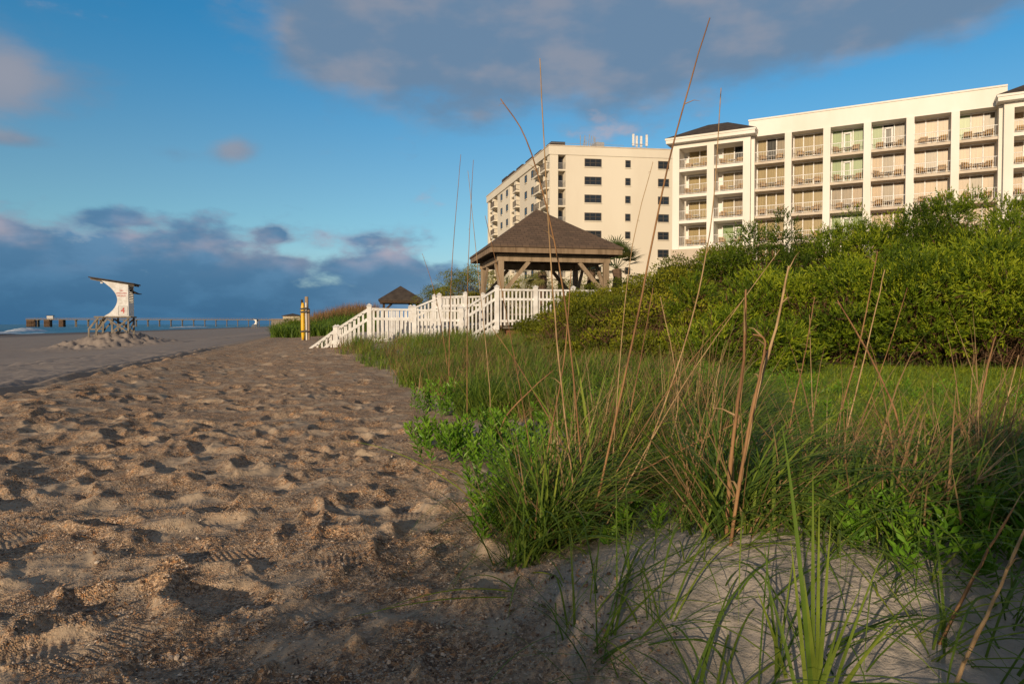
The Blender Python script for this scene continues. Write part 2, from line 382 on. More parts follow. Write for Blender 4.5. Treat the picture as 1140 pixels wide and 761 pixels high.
r = np.concatenate([[.02, .15, .3], np.exp(np.linspace(math.log(.45), math.log(34), 1080)), np.arange(34.25, 66, .28), np.exp(np.linspace(math.log(66.5), math.log(20000), 130))])
th = np.concatenate([np.linspace(R(-52), R(52), 960), np.linspace(R(54), R(306), 110)])   # from +Y towards +X
NR, NT = len(r), len(th)
RR, TT = np.meshgrid(r, th, indexing='ij')
X, Yg = RR * np.sin(TT), RR * np.cos(TT)
Z = gz(X, Yg)
Ug = U(X, Yg)
near = 1 - .7 * ss(RR, 24, 34)
Ue = Ug - .45 * (1 - ss(Yg, 1.5, 4)); beach = ss(Ue, -1.3, -.5) * (1 - ss(Ug, 3.6, 5.2)); dunes = 1 - beach; hardb = ss(Ug, 4.0, 5.2)
rough_ = (.034 * fbm(X * 2.1, Yg * 2.1, 21, 5) + .012 * fbm(X * 8, Yg * 8, 31, 2) + .008 * fbm(X * 16, Yg * 14, 41, 3)) * beach
rough_ = rough_ + (.022 * fbm(X * 3, Yg * 3, 51, 4) + .007 * fbm(X * 26, Yg * 26, 61, 3)) * dunes
rough_ = rough_ + (.05 * fbm(X * 1.9, Yg * 1.9, 71, 5)) * hardb
# raked lumps on the heap under the tower
rt = np.hypot(X - TOWER.x, Yg - TOWER.y)
rough_ = rough_ + .30 * fbm(X * 3.2, Yg * 3.2, 81, 3) * (1 - ss(rt, 3.0, 5.0))
# old wheel ruts along the edge of the berm
wig = .30 * vn(Yg * .22, X * 0, 91)
for cu, dp, wd in ((3.75, .13, .20), (4.55, .08, .18), (7.9, .05, .2), (9.5, .05, .2)):
    d = (Ug - cu - wig); rough_ = rough_ - dp * np.exp(-(d / wd) ** 2) * (.6 + .8 * (vn(X * 1.5, Yg * 1.5, 95) + .5)) + .28 * dp * np.exp(-((np.abs(d) - wd * 2.0) / .12) ** 2) * (.5 + (vn(X * 3, Yg * 3, 96) + .5))
Z = Z + rough_ * np.where(rt < 6, 1, near)
# footprints
def foot(cx, cy, ang, L, Wd, dep, rim):
    rad = L * 1.3; rc = math.hypot(cx, cy); tc = math.atan2(cx, cy)
    i0, i1 = np.searchsorted(r, rc - rad), np.searchsorted(r, rc + rad)
    da = math.asin(min(.95, rad / max(rc, rad * 1.06))); j0, j1 = np.searchsorted(th[:960], tc - da), np.searchsorted(th[:960], tc + da)
    if i1 - i0 < 2 or j1 - j0 < 2: return
    x, y = X[i0:i1, j0:j1] - cx, Yg[i0:i1, j0:j1] - cy
    a, b_ = x * math.cos(ang) + y * math.sin(ang), -x * math.sin(ang) + y * math.cos(ang)
    wv = Wd * (1 + .22 * np.clip(a / L, -1, 1))
    d = np.sqrt((a / (L * .55)) ** 2 + (b_ / (wv * .62)) ** 2 + 1e-9)
    d = d * (1 + .18 * vn((x + cx) * 13, (y + cy) * 13, 7))
    tread = .0022 * np.sin(a * 2 * math.pi / .022) * (d < .85) if dep < .032 else 0
    m = np.exp(-(d / 1.05) ** 5); FD[i0:i1, j0:j1] = FD[i0:i1, j0:j1] * (1 - m) + (-dep + tread) * m + rim * np.exp(-((d - 1.28) / .22) ** 2) * (1 - .6 * np.abs(FD[i0:i1, j0:j1]) / .03).clip(0, 1)
fr = np.random.default_rng(3); FD = np.zeros_like(Z)
for k in range(1900):
    t = fr.uniform(0, 1); rc = 1.15 * (22 / 1.15) ** (t ** .8); a = R(fr.uniform(-50, 20)); cx, cy = rc * math.sin(a), rc * math.cos(a); u = float(U(cx, cy))
    if not (-.55 < u < 3.4): continue
    s_ = fr.uniform(.8, 1.15)
    foot(cx, cy, fr.normal(math.pi / 2 + R(15), .55) if fr.random() < .7 else fr.uniform(0, 6.3), .30 * s_, .12 * s_ * (1.5 if fr.random() < .35 else 1), fr.uniform(.014, .035), fr.uniform(.004, .013))
Z = Z + FD.clip(-.055, .035)
V = np.stack([X, Yg, Z], -1).reshape(-1, 3)
I, J = np.meshgrid(np.arange(NR - 1), np.arange(NT), indexing='ij'); J2 = (J + 1) % NT
Fq = np.stack([I * NT + J, (I + 1) * NT + J, (I + 1) * NT + J2, I * NT + J2], -1).reshape(-1, 4)[:, ::-1]
g = mesh_np('ground', V, Fq, M['sand'], smooth=True); tag(g, kind='structure')
thg = th
def ground_at(x, y):
    """height of the finished ground mesh (nearest sample)"""
    x = np.atleast_1d(np.asarray(x, float)); y = np.atleast_1d(np.asarray(y, float))
    rr = np.hypot(x, y); aa = np.arctan2(x, y)
    i = np.clip(np.searchsorted(r, rr), 0, NR - 1); j = np.clip(np.searchsorted(th[:960], aa), 0, 959)
    return np.where(np.abs(aa) < R(52), Z[i, j], gz(x, y))
def G(x, y): return float(ground_at(x, y)[0])

# shell fragments scattered on the near sand
n = 26000
t = rng.uniform(0, 1, n); rc = 1.2 * (9 / 1.2) ** t; a = np.radians(rng.uniform(-42, 14, n)); fx, fy = rc * np.sin(a), rc * np.cos(a)
uf = U(fx, fy); keep = (uf > -.8) & (uf < 3.4) & (fbm(fx * 2, fy * 2, 5, 3) > -.25 + rng.uniform(-.2, .2, n)); fx, fy = fx[keep], fy[keep]; n = len(fx)
fz = ground_at(fx, fy)
sz = rng.uniform(.0014, .0048, n) * (1 + 1.0 * (rng.random(n) < .06)); k = 5
an = rng.uniform(0, 6.28, n)[:, None] + np.linspace(0, 2 * np.pi, k, endpoint=False)[None] ; rd = sz[:, None] * rng.uniform(.6, 1.2, (n, k))
tx, ty = rng.normal(0, .45, n), rng.normal(0, .45, n)
lx, ly = np.cos(an) * rd, np.sin(an) * rd; lz = lx * tx[:, None] + ly * ty[:, None]
ring = np.stack([fx[:, None] + lx, fy[:, None] + ly, fz[:, None] + .004 + lz], -1)
top = np.stack([fx, fy, fz + .004 + sz * .45], -1)[:, None]
Vs = np.concatenate([ring, top], 1).reshape(-1, 3); bs = (np.arange(n) * 6)[:, None]
Fs = np.concatenate([np.concatenate([bs + i, bs + (i + 1) % k, bs + k], 1) for i in range(k)], 0)
M['shell'] = leafmat('shell', (.07, .05, .04), (.34, .19, .10), (.66, .55, .43), .02, .6)
o = mesh_np('shell_fragments', Vs, Fs, M['shell'], tint=np.repeat(rng.uniform(0, 1, n), 6)); tag(o, 'loose broken shell fragments strewn over the footprinted sand', 'shell fragments', kind='stuff')

# ================================================================== SEA
def seamat():
    m = bpy.data.materials.new('sea_water'); m.use_nodes = True; nt = m.node_tree; b = NB(nt); pr = nt.nodes['Principled BSDF']
    pos = b.n('ShaderNodeNewGeometry').outputs['Position']
    u = b.vm('DOT_PRODUCT', pos, (-CS, -SN, 0)); v = b.vm('DOT_PRODUCT', pos, (-SN, CS, 0))
    vv = b.n('ShaderNodeCombineXYZ'); nt.links.new(b.m('MULTIPLY', u, 1.0), vv.inputs[0]); nt.links.new(b.m('MULTIPLY', v, .12), vv.inputs[1])
    n = b.noise(vv.outputs[0], .09, 6, .6); n3 = b.noise(vv.outputs[0], .5, 5, .6)
    c = b.mix(b.step(n, .35, .65), (.008, .075, .14), (.022, .14, .22))
    foam = b.m('MULTIPLY', b.step(b.m('ADD', n, b.m('MULTIPLY', n3, .35)), .80, .86), b.step(u, 260, 90))
    edge = b.step(b.m('ADD', u, b.m('MULTIPLY', n3, 8.0)), 74, 68)
    c = b.mix(b.m('MAXIMUM', foam, edge), c, (.62, .66, .70))
    nt.links.new(c, pr.inputs['Base Color']); pr.inputs['Roughness'].default_value = .35; pr.inputs['Specular IOR Level'].default_value = .35
    bn = b.n('ShaderNodeBump'); bn.inputs['Strength'].default_value = 1; bn.inputs['Distance'].default_value = .6
    nt.links.new(b.noise(vv.outputs[0], .35, 6, .65), bn.inputs['Height']); nt.links.new(bn.outputs[0], pr.inputs['Normal'])
    return m
uc = np.concatenate([np.linspace(60, 300, 240), np.exp(np.linspace(math.log(302), math.log(30000), 60))]); vc = np.concatenate([np.linspace(-2500, -200, 20), np.linspace(-190, 1400, 260), np.exp(np.linspace(math.log(1450), math.log(30000), 40))])
UU, VV = np.meshgrid(uc, vc, indexing='ij')
swell = .28 * np.sin(UU / 5.5 + 1.2 * vn(VV / 70, UU * 0, 3) * 4) * (1 - ss(UU, 150, 260)) * ss(UU, 66, 78) * (.6 + .8 * (vn(VV / 25, UU / 12, 4) + .5))
WX, WY = -UU * CS - VV * SN, -UU * SN + VV * CS
V = np.stack([WX, WY, SEA_Z + swell], -1).reshape(-1, 3); a_, b_ = UU.shape
I, J = np.meshgrid(np.arange(a_ - 1), np.arange(b_ - 1), indexing='ij')
Fq = np.stack([I * b_ + J, (I + 1) * b_ + J, (I + 1) * b_ + J + 1, I * b_ + J + 1], -1).reshape(-1, 4)
o = mesh_np('sea', V, Fq[:, ::-1], seamat(), smooth=True); tag(o, kind='structure')
# a breaker near the left edge: ridge of foam
def uv2xy(u, v): return -u * CS - v * SN, -u * SN + v * CS
M['foam'] = mat('foam', (.72, .76, .80), .9, .2, (.45, .52, .60), 1.2, .6, 4)
def breaker(px0, px1, py, hgt, u_):
    mb = MB(); n = 60; pts = []
    rows = 6
    for i in range(n + 1):
        a = ((px0 + (px1 - px0) * i / n) - 570) / F
        # crossing of the viewing line with the shore-parallel line u = u_
        y = u_ / (-(a * CS) - SN); x = a * y; f = math.sin(math.pi * i / n) ** .6
        for k in range(rows):
            s_ = k / (rows - 1); h = hgt * f * (math.sin(math.pi * s_) ** .8) * (.75 + .5 * random.random())
            du = (s_ - .5) * 5 * (.5 + f)
            pts.append((x - du * CS, y - du * SN, SEA_Z + .12 + h))
    faces = [(i * rows + k, (i + 1) * rows + k, (i + 1) * rows + k + 1, i * rows + k + 1) for i in range(n) for k in range(rows - 1)]
    return mb.poly(pts, faces)
o = breaker(10, 48, 370, .95, 92).build('breaking_wave', M['foam'], smooth=True); tag(o, kind='structure')
o = breaker(-60, 18, 372, .5, 78).build('breaking_wave', M['foam'], smooth=True); tag(o, kind='structure')
o = breaker(190, 232, 365, .8, 96).build('breaking_wave', M['foam'], smooth=True); tag(o, kind='structure')

# ================================================================== PIER
pr0 = P(312, 361, 705); pr1 = P(30, 361, 636)
t = empty('fishing_pier', (pr0.x, pr0.y, SEA_Z)); tag(t, 'long dark fishing pier on rows of piles reaching out over the sea', 'pier')
d = Vector((pr1.x - pr0.x, pr1.y - pr0.y, 0)); L = d.length; d.normalize(); nrm = Vector((-d.y, d.x, 0))
DZ = EYE + 4.7 - SEA_Z
MB().bar((0, 0, DZ), d * L + Vector((0, 0, DZ)), 7, .75).build('deck', M['grey_wood'], t)
mb = MB()
for s_ in (-1, 1):
    mb.bar(nrm * 3.3 * s_ + Vector((0, 0, DZ + 1.45)), nrm * 3.3 * s_ + d * L + Vector((0, 0, DZ + 1.45)), .16, .16)
    for k in range(int(L / 2.6)): mb.bar(nrm * 3.3 * s_ + d * k * 2.6 + Vector((0, 0, DZ + .3)), nrm * 3.3 * s_ + d * k * 2.6 + Vector((0, 0, DZ + 1.45)), .14)
mb.build('railing', M['grey_wood'], t)
first = None
nb = int(L / 10.2)
for k in range(nb + 1):
    loc = d * (k * 10.2)
    if first is None:
        mb = MB()
        for s_ in (-1, -.33, .33, 1): mb.tube([nrm * 2.8 * s_ + Vector((0, 0, -2)), nrm * 2.5 * s_ + Vector((0, 0, DZ - .3))], .28, 6)
        mb.bar(nrm * -3.4 + Vector((0, 0, DZ - .62)), nrm * 3.4 + Vector((0, 0, DZ - .62)), 1.6, .5)
        first = mb.build('pile_bent', M['grey_wood'], t); first.location = loc; c = first
    else:
        c = first.copy(); col.objects.link(c); c.parent = t; c.location = loc
for s0, s1 in ((L - 7, L - 1), (L - 19, L - 15), (L - 30, L - 27)):
    mb = MB()
    for i in range(5):
        for s_ in (-1, .2, 1.1): mb.tube([d * (s0 + (s1 - s0) * i / 4) + nrm * 3.2 * s_ + Vector((0, 0, -2)), d * (s0 + (s1 - s0) * i / 4) + nrm * 3.2 * s_ + Vector((0, 0, DZ - .3))], .5, 6)
    mb.bar(d * s0 + nrm * 3.9 + Vector((0, 0, DZ - 1.2)), d * s1 + nrm * 3.9 + Vector((0, 0, DZ - 1.2)), .5, 1.6); mb.bar(d * s0 + nrm * 3.9 + Vector((0, 0, 2)), d * s1 + nrm * 3.9 + Vector((0, 0, 2)), .5, .8)
    mb.build('pile_cluster', M['bark'], t)
sh = MB().box((0, 0, 0), (5, 4, 3.0), math.atan2(d.y, d.x)).build('shelter', M['old_white'], t); sh.location = d * (L - 19) + Vector((0, 0, DZ + 1.9))
rf = MB().box((0, 0, 1.7), (6.2, 5.2, .35), math.atan2(d.y, d.x)).build('shelter_roof', M['dark_roof'], sh)

# ================================================================== LIFEGUARD TOWERS
def glyph_text(txt, size, extr, m, parent, loc, rot, name='lettering'):
    cu = bpy.data.curves.new(name, 'FONT'); cu.body = txt; cu.size = size; cu.extrude = extr; cu.align_x = 'CENTER'; cu.align_y = 'CENTER'; cu.materials.append(m)
    o = bpy.data.objects.new(name, cu); col.objects.link(o)
    bpy.context.view_layer.update()
    me = bpy.data.meshes.new_from_object(o.evaluated_get(bpy.context.evaluated_depsgraph_get()))
    bpy.data.objects.remove(o); o = bpy.data.objects.new(name, me); col.objects.link(o)
    if parent: o.parent = parent
    o.location = loc; o.rotation_euler = rot
    return o
def lifeguard_tower(loc, rz, label, lettered=True):
    """local x runs seaward(-)..inland(+); the side panel seen in the photo faces local -y"""
    t = empty('lifeguard_tower', loc, rz); tag(t, label, 'lifeguard tower')
    PZ = 1.25                                        # platform level
    prof = [(.62, 0), (1.55, 0), (1.55, 2.32), (.05, 2.45), (-.6, 2.62), (-.62, 2.5)]
    n = 12; cv = []
    for i in range(1, n):
        a = i / n; z = 2.5 * (1 - a); x = -.62 + 1.2 * math.sin(math.pi * min(1, a * .92) ) ** .8 * 1.12 + a * .25 * 0 + (-.0)
        x = -.62 + (1.26 + .0) * math.sin(math.pi * a * .5 + 0) if False else x
        cv.append((x, z))
    # concave front curve from roof tip in to the waist and out again to the foot
    cv = []
    for i in range(1, n):
        a = i / n; z = 2.5 * (1 - a)
        x = -.62 * (1 - a) ** 1.0 - .62 * a * .72 + 1.02 * math.sin(math.pi * a) ** .75
        cv.append((x + .0, z))
    prof = [(-.45, 0), (1.28, 0), (1.28, 2.30), (-.62, 2.58)] + [c for c in cv]
    hw = .85
    for s_ in (-1, 1):
        MB().prism([(x, s_ * hw, PZ + z) for x, z in prof], (0, .05 * s_, 0)).build('side_panel', M['white_paint'], t)
    MB().box((1.27, 0, PZ + .5), (.04, 2 * hw - .01, .98)).box((1.27, -hw + .1, PZ + 1.5), (.04, .18, 1.2)).box((1.27, hw - .1, PZ + 1.5), (.04, .18, 1.2)).build('back_panel', M['white_paint'], t)
    mb = MB()
    for k in range(9): mb.box((1.29, 0, PZ + 1.05 + k * .13), (.03, 1.3, .08))
    mb.build('louvre_shutter', M['dark_wood'], t)
    MB().prism([(-1.45, -1.15, PZ + 2.76), (1.75, -1.15, PZ + 2.32), (1.75, -1.15, PZ + 2.40), (-1.45, -1.15, PZ + 2.84)], (0, 2.3, 0)).build('roof', M['dark_roof'], t)
    mb = MB()
    for y in (-.8, 0, .8): mb.bar((-1.4, y, PZ + 2.70), (1.7, y, PZ + 2.27), .06, .12)
    mb.build('rafters', M['grey_wood'], t)
    MB().bar((1.45, -.3, PZ + 1.72), (1.9, .3, PZ + 1.66), .3, .05).bar((1.3, -.5, PZ + 1.9), (1.75, -.5, PZ + 1.7), .06).bar((1.3, .5, PZ + 1.9), (1.75, .5, PZ + 1.7), .06).build('shelf', M['dark_wood'], t)
    MB().box((.15, 0, PZ - .06), (2.6, 2.0, .11)).build('platform', M['grey_wood'], t)
    for x in (-.95, .1, 1.25):
        for y in (-.9, .9):
            MB().bar((x - .12 * (x < 0), y, -1.0), (x, y, PZ - .11), .13).build('leg', M['grey_wood'], t)
    mb = MB()
    for y in (-.985, .985):
        mb.bar((.1, y, .1), (1.25, y, PZ - .2), .05, .12); mb.bar((1.2, y * 1.03, .1), (-.2, y * 1.03, PZ - .2), .05, .12); mb.bar((-1.0, y, .15), (-.2, y, PZ - .2), .05, .12)
        mb.bar((-1.55, y, .25), (-.85, y, PZ - .1), .05, .14); mb.bar((-1.55, y, -1), (-1.5, y, .35), .11, .11); mb.bar((-1.55, y, .3), (-.95, y, .3), .05, .1)
    for x in (-1.02, 1.32): mb.bar((x, -.9, .15), (x, .9, PZ - .2), .05, .12)
    mb.build('bracing', M['grey_wood'], t)
    MB().box((-.72, -.35, PZ + 2.45), (.16, .2, .12)).build('lamp', M['white_paint'], t)
    if lettered:
        rot = (math.pi / 2, 0, 0); y = -hw - .056
        for i, s in enumerate(('NO', 'LIFEGUARD', 'ON DUTY')): glyph_text(s, .15, .004, M['red'], t, (.80, y, PZ + 1.86 - i * .19), rot, 'warning_lettering')
        MB().poly([(.55, y + .003, PZ + .06), (1.2, y + .003, PZ + .06), (1.2, y + .003, PZ + .74), (.55, y + .003, PZ + .74)], [(0, 1, 2, 3)]).build('number_plate', M['old_white'], t)
        mb = MB()
        for a_, b_ in (((.55, .06), (1.2, .06)), ((1.2, .06), (1.2, .74)), ((1.2, .74), (.55, .74)), ((.55, .74), (.55, .06))): mb.bar((a_[0], y - .002, PZ + a_[1]), (b_[0], y - .002, PZ + b_[1]), .016, .016)
        mb.build('number_border', M['metal'], t)
        glyph_text('4', .60, .005, M['red'], t, (.88, y, PZ + .40), rot, 'tower_number')
    t.scale = (.87, .90, .95)
    return t
lifeguard_tower((TOWER.x, TOWER.y, P(0, 366, 48).z - .30), R(17), 'white lifeguard tower number 4 with curved front, standing on a heap of sand')
p = P(284, 361, 330); lifeguard_tower((p.x, p.y, gzf(p.x, p.y) + .8), R(-5), 'tiny white lifeguard tower far off where the pier meets the beach', False)

# ================================================================== HOTEL (right)
HD = Vector((.877, -.48, 0)).normalized(); HN = Vector((-HD.y * -1, 0, 0))
HN = Vector((HD.y, -HD.x, 0))                     # outward, towards the camera
HQ = Vector((25.8, 70, 0))
hotel = empty('hotel', (HQ.x, HQ.y, 0), math.atan2(HD.y, HD.x))
tag(hotel, 'long white hotel with stacked glazed balconies between tall square columns', 'hotel')
# local frame: x along the front (to the right), -y outward, z up
hz = lambda z: z + EYE
BAY = 3.52; X0 = -1.33; NBAY = 6
FL = [16.6, 13.85, 11.1, 8.35, 5.6]                # slab tops
XL = -8.75; XR = X0 + NBAY * BAY
DEP = 1.35
def wall(mb, x0, x1, y0, y1, z0, z1): mb.box(((x0 + x1) / 2, (y0 + y1) / 2, (z0 + z1) / 2), (abs(x1 - x0), abs(y1 - y0), abs(z1 - z0)))
mb = MB()
wall(mb, XL + .3, XR + 9, DEP + .25, 17, -3, hz(19.2)); mb.build('body_wall', M['stucco'], hotel)
mb = MB(); wall(mb, X0 - .30, XR + .3, 0, 16.5, hz(19.2), hz(20.85)); mb.build('parapet', M['stucco'], hotel)
mb = MB(); wall(mb, X0 - .35, XR + .3, -.09, .35, hz(20.85), hz(21.0)); mb.build('parapet_coping', M['stucco'], hotel)
for k in range(NBAY + 1):
    mb = MB(); x = X0 + k * BAY; wall(mb, x - .32, x + .32, -.18, DEP + .2, -2, hz(19.195)); mb.build('column', M['stucco'], hotel)
mb = MB(); wall(mb, X0 + .32, XR - .32, .0, DEP, -2, hz(2.7)); mb.build('base_wall', M['beige_wall'], hotel)
def railing(x0, x1, y, z, parent):
    mb = MB(); h = 1.02; mb.box(((x0 + x1) / 2, y, z + h), (x1 - x0, .06, .05)); mb.box(((x0 + x1) / 2, y, z + .10), (x1 - x0, .04, .04))
    n = int((x1 - x0) / .16)
    for i in range(n + 1): mb.box((x0 + (x1 - x0) * i / n, y, z + h / 2 + .03), (.018, .018, h - .1))
    return mb.build('balcony_railing', M['white_paint'], parent)
def window(x0, x1, y, z0, z1, panes, door, fabrics, parent, openp=None):
    """glazed front: frame with its panes and the curtains behind them"""
    fr = MB(); w_ = (x1 - x0) / panes; T = .09
    fr.box(((x0 + x1) / 2, y, z1 - .05), (x1 - x0, .1, .1)); fr.box(((x0 + x1) / 2, y, z0 + .04), (x1 - x0, .1, .08))
    xs = [x0 + i * w_ for i in range(panes + 1)]
    for i, x in enumerate(xs): fr.box((min(max(x, x0 + .05), x1 - .05), y - .003, (z0 + z1) / 2), (T if 0 < i < panes else .1, .104, z1 - z0 - .004))
    if door is not None:
        a, b_ = xs[door] + .12, xs[door + 1] - .12
        fr.box(((a + b_) / 2, y - .03, z1 - .42), (b_ - a, .1, .14)); fr.box((a + .07, y - .03, (z0 + z1) / 2 - .2), (.14, .1, z1 - z0 - .45)); fr.box((b_ - .07, y - .03, (z0 + z1) / 2 - .2), (.14, .1, z1 - z0 - .45))
    f = fr.build('window', M['white_paint'], parent)
    MB().box(((x0 + x1) / 2, y + .02, (z0 + z1) / 2), (x1 - x0 - .1, .012, z1 - z0 - .12)).build('pane', M['glass'], f)
    for i in range(panes):
        if openp == i: m_ = M['black']  # open pane: room darkness put in as a black sheet
        else: m_ = M[fabrics[i]]
        a, b_ = xs[i], xs[i + 1]; mb = MB(); N = 14; pts = []
        for k in range(N + 1):
            x = a + (b_ - a) * k / N; yy = y + .14 + .03 * math.sin(k * 2.4); pts += [(x, yy, z0 + .02), (x, yy, z1 - .02)]
        mb.poly(pts, [(2 * k, 2 * k + 2, 2 * k + 3, 2 * k + 1) for k in range(N)]); mb.build('curtain', m_, f)
    return f
GRN = 'greencurtain'; TN = 'curtain'; PK = 'pinkcurtain'; GY = 'greycurtain'
fab = {}  # (bay, floor) -> three fabrics, door, open pane
for b_ in range(NBAY):
    for f_ in range(5):
        base_ = TN if b_ < 2 else (PK if b_ > 2 else TN)
        fab[(b_, f_)] = ([base_, TN if b_ < 2 else (GY if (b_ + f_) % 2 else PK), PK if b_ > 1 else TN], None, None)
fab[(0, 0)] = ([TN, TN, GY], None, 1)
for f_ in (0, 1, 3): fab[(2, f_)] = ([GRN] * 3, 1, None)
fab[(2, 2)] = ([GY, GY, PK], None, None)
fab[(3, 0)] = ([GRN, PK, GY], 1, 1); fab[(3, 1)] = ([PK, GY, PK], None, None); fab[(3, 2)] = ([PK, GY, PK], None, None)
fab[(5, 0)] = ([GRN, PK, GY], None, None)
furn = []      # balcony furniture spots
for f_ in range(5):
    z = hz(FL[f_])
    for b_ in range(NBAY):
        xa, xb = X0 + b_ * BAY + .32, X0 + (b_ + 1) * BAY - .32
        mb = MB(); wall(mb, xa, xb, .06, DEP + .22, z - .24, z); mb.build('balcony_slab', M['slab'], hotel)
        fb, door, op = fab[(b_, f_)]
        window(xa, xb, DEP - .02, z + .02, z + 2.52 if f_ else hz(19.18), 3, door, fb, hotel, op)
        railing(xa, xb, .16, z, hotel); furn.append((b_ + 2, f_, xa, xb, .75, z))
def pavilion(xa, n, out, side, solid_from):
    """projecting stack under its own hipped roof"""
    W_ = BAY + .12; xb = xa + n * W_
    for k in range(n + 1):
        mb = MB(); x = xa + k * W_; wall(mb, x - .36, x + .36, -out, DEP + .2, -3, hz(18.75)); mb.build('column', M['stucco'], hotel)
    mb = MB(); wall(mb, xa - .36, xb + .36, -out + .02, DEP + 6, hz(18.75), hz(19.25)); mb.build('beam', M['stucco'], hotel)
    mb = MB(); wall(mb, xa - .9, xb + .9, -out - .7, DEP + 6.4, hz(19.25), hz(19.6)); wall(mb, xa - .98, xb + .98, -out - .78, DEP + 6.5, hz(19.6), hz(19.8)); mb.build('eave', M['stucco'], hotel)
    x0, x1, y0, y1 = xa - 1.0, xb + 1.0, -out - .8, 7.0; cy = (y0 + y1) / 2; h = hz(19.8)
    MB().poly([(x0, y0, h), (x1, y0, h), (x1, y1, h), (x0, y1, h), (x0 + 3.6, cy, h + 2.05), (x1 - 3.6, cy, h + 2.05)],
              [(0, 1, 5, 4), (1, 2, 5), (2, 3, 4, 5), (3, 0, 4), (3, 2, 1, 0)]).build('roof', M['dark_roof'], hotel)
    for f_ in range(5):
        z = hz(FL[f_])
        for b_ in range(n):
            a, c = xa + b_ * W_ + .36, xa + (b_ + 1) * W_ - .36
            if f_ < solid_from:
                mb = MB(); wall(mb, a, c, -out + .1, DEP + .22, z - .32, z); mb.build('balcony_slab', M['stucco'], hotel)
                mb = MB(); wall(mb, a, c, -out + .25, DEP + .1, z + 2.40, z + 2.42); 
                if side < 0:
                    g4 = (f_ == 3 and b_ == 1)
                    wf = window(a + .45, c, DEP - .02, z + .02, z + 2.3, 2, 1 if g4 else None, [GRN, GRN] if g4 else [TN, GY if b_ else TN], hotel, 1 if (f_ == 0 and b_ == 1) else None)
                else: window(a, c, DEP - .02, z + .02, z + 2.4, 3, None, [PK, PK, PK], hotel)
                railing(a, c, -out + .2, z, hotel)
                furn.append((b_ if side < 0 else b_ + 8, f_, a, c, .45, z))
    mb = MB(); wall(mb, xa - .5, xb + .5, -out - .14, DEP + .2, -3, hz(FL[solid_from - 1]) - .33); mb.build('base_wall', M['beige_wall'], hotel)
pavilion(X0 - .36 - 2 * 3.64 + .0, 2, .75, -1, 4)
pavilion(XR + .36, 2, .75, 1, 5)

# balcony furniture: every chair and table a thing of its own
def make_bchair():
    t = empty('balcony_chair', (0, 0, 0)); tag(t, 'x', 'chair', 'tan chairs on the hotel balconies')
    MB().box((0, 0, .43), (.62, .5, .08)).build('seat', M['tan_chair'], t)
    MB().poly([(-.31, .22, .45), (.31, .22, .45), (.31, .34, .92), (-.31, .34, .92), (-.31, .27, .45), (.31, .27, .45), (.31, .39, .92), (-.31, .39, .92)],
              [(0, 1, 2, 3), (7, 6, 5, 4), (0, 4, 5, 1), (2, 6, 7, 3), (1, 5, 6, 2), (0, 3, 7, 4)]).build('backrest', M['tan_chair'], t)
    for sx in (-1, 1):
        for sy in (-1, 1): MB().bar((sx * .28, sy * .22, 0), (sx * .28, sy * .22, .64 if sy < 0 else .42), .05).build('leg', M['tan_chair'], t)
        MB().box((sx * .28, .02, .66), (.07, .56, .04)).build('armrest', M['tan_chair'], t)
    return t
def make_btable():
    t = empty('balcony_table', (0, 0, 0)); tag(t, 'x', 'table', 'small tables on the hotel balconies')
    MB().tube([(0, 0, .62), (0, 0, .66)], .36, 14).build('tabletop', M['old_white'], t)
    MB().tube([(0, 0, .03), (0, 0, .62)], .03, 6).build('pedestal', M['tan_chair'], t)
    MB().tube([(0, 0, 0), (0, 0, .03)], .22, 10).build('base', M['tan_chair'], t)
    return t
ch0, tb0 = make_bchair(), make_btable(); used = [0, 0]
ordn = ['first', 'second', 'third', 'fourth', 'fifth', 'sixth', 'seventh', 'eighth', 'ninth', 'tenth']
flo = ['top-floor', 'second-highest', 'third-highest', 'fourth-highest', 'lowest']
hm = Matrix.Translation(hotel.location) @ Matrix.Rotation(hotel.rotation_euler.z, 4, 'Z')
for bi, f_, xa, xb, yy, z in furn:
    if f_ == 4 or bi > 8: continue
    if f_ == 3 and bi > 5: continue
    for side, fx in (('left', .24), ('right', .78)):
        if f_ == 2 and bi == 0 and side == 'right': continue
        c = ch0 if not used[0] else copy_tree(ch0); used[0] = 1
        lx = xa + (xb - xa) * fx + random.uniform(-.08, .08); p = hm @ Vector((lx, yy + random.uniform(-.1, .2), z + .003)); c.location = p
        c.rotation_euler = (0, 0, hotel.rotation_euler.z + random.uniform(-.5, .5) + (.25 if side == 'left' else -.25))
        c['label'] = f"tan chair at {side} of the hotel's {flo[f_]} balcony, {ordn[bi]} balcony column from the left"
    c = tb0 if not used[1] else copy_tree(tb0); used[1] = 1
    c.location = hm @ Vector((xa + (xb - xa) * .52, yy + .15, z + .003)); c.rotation_euler = (0, 0, random.uniform(0, 3))
    c['label'] = f"small round table on the hotel's {flo[f_]} balcony, {ordn[bi]} balcony column from the left"

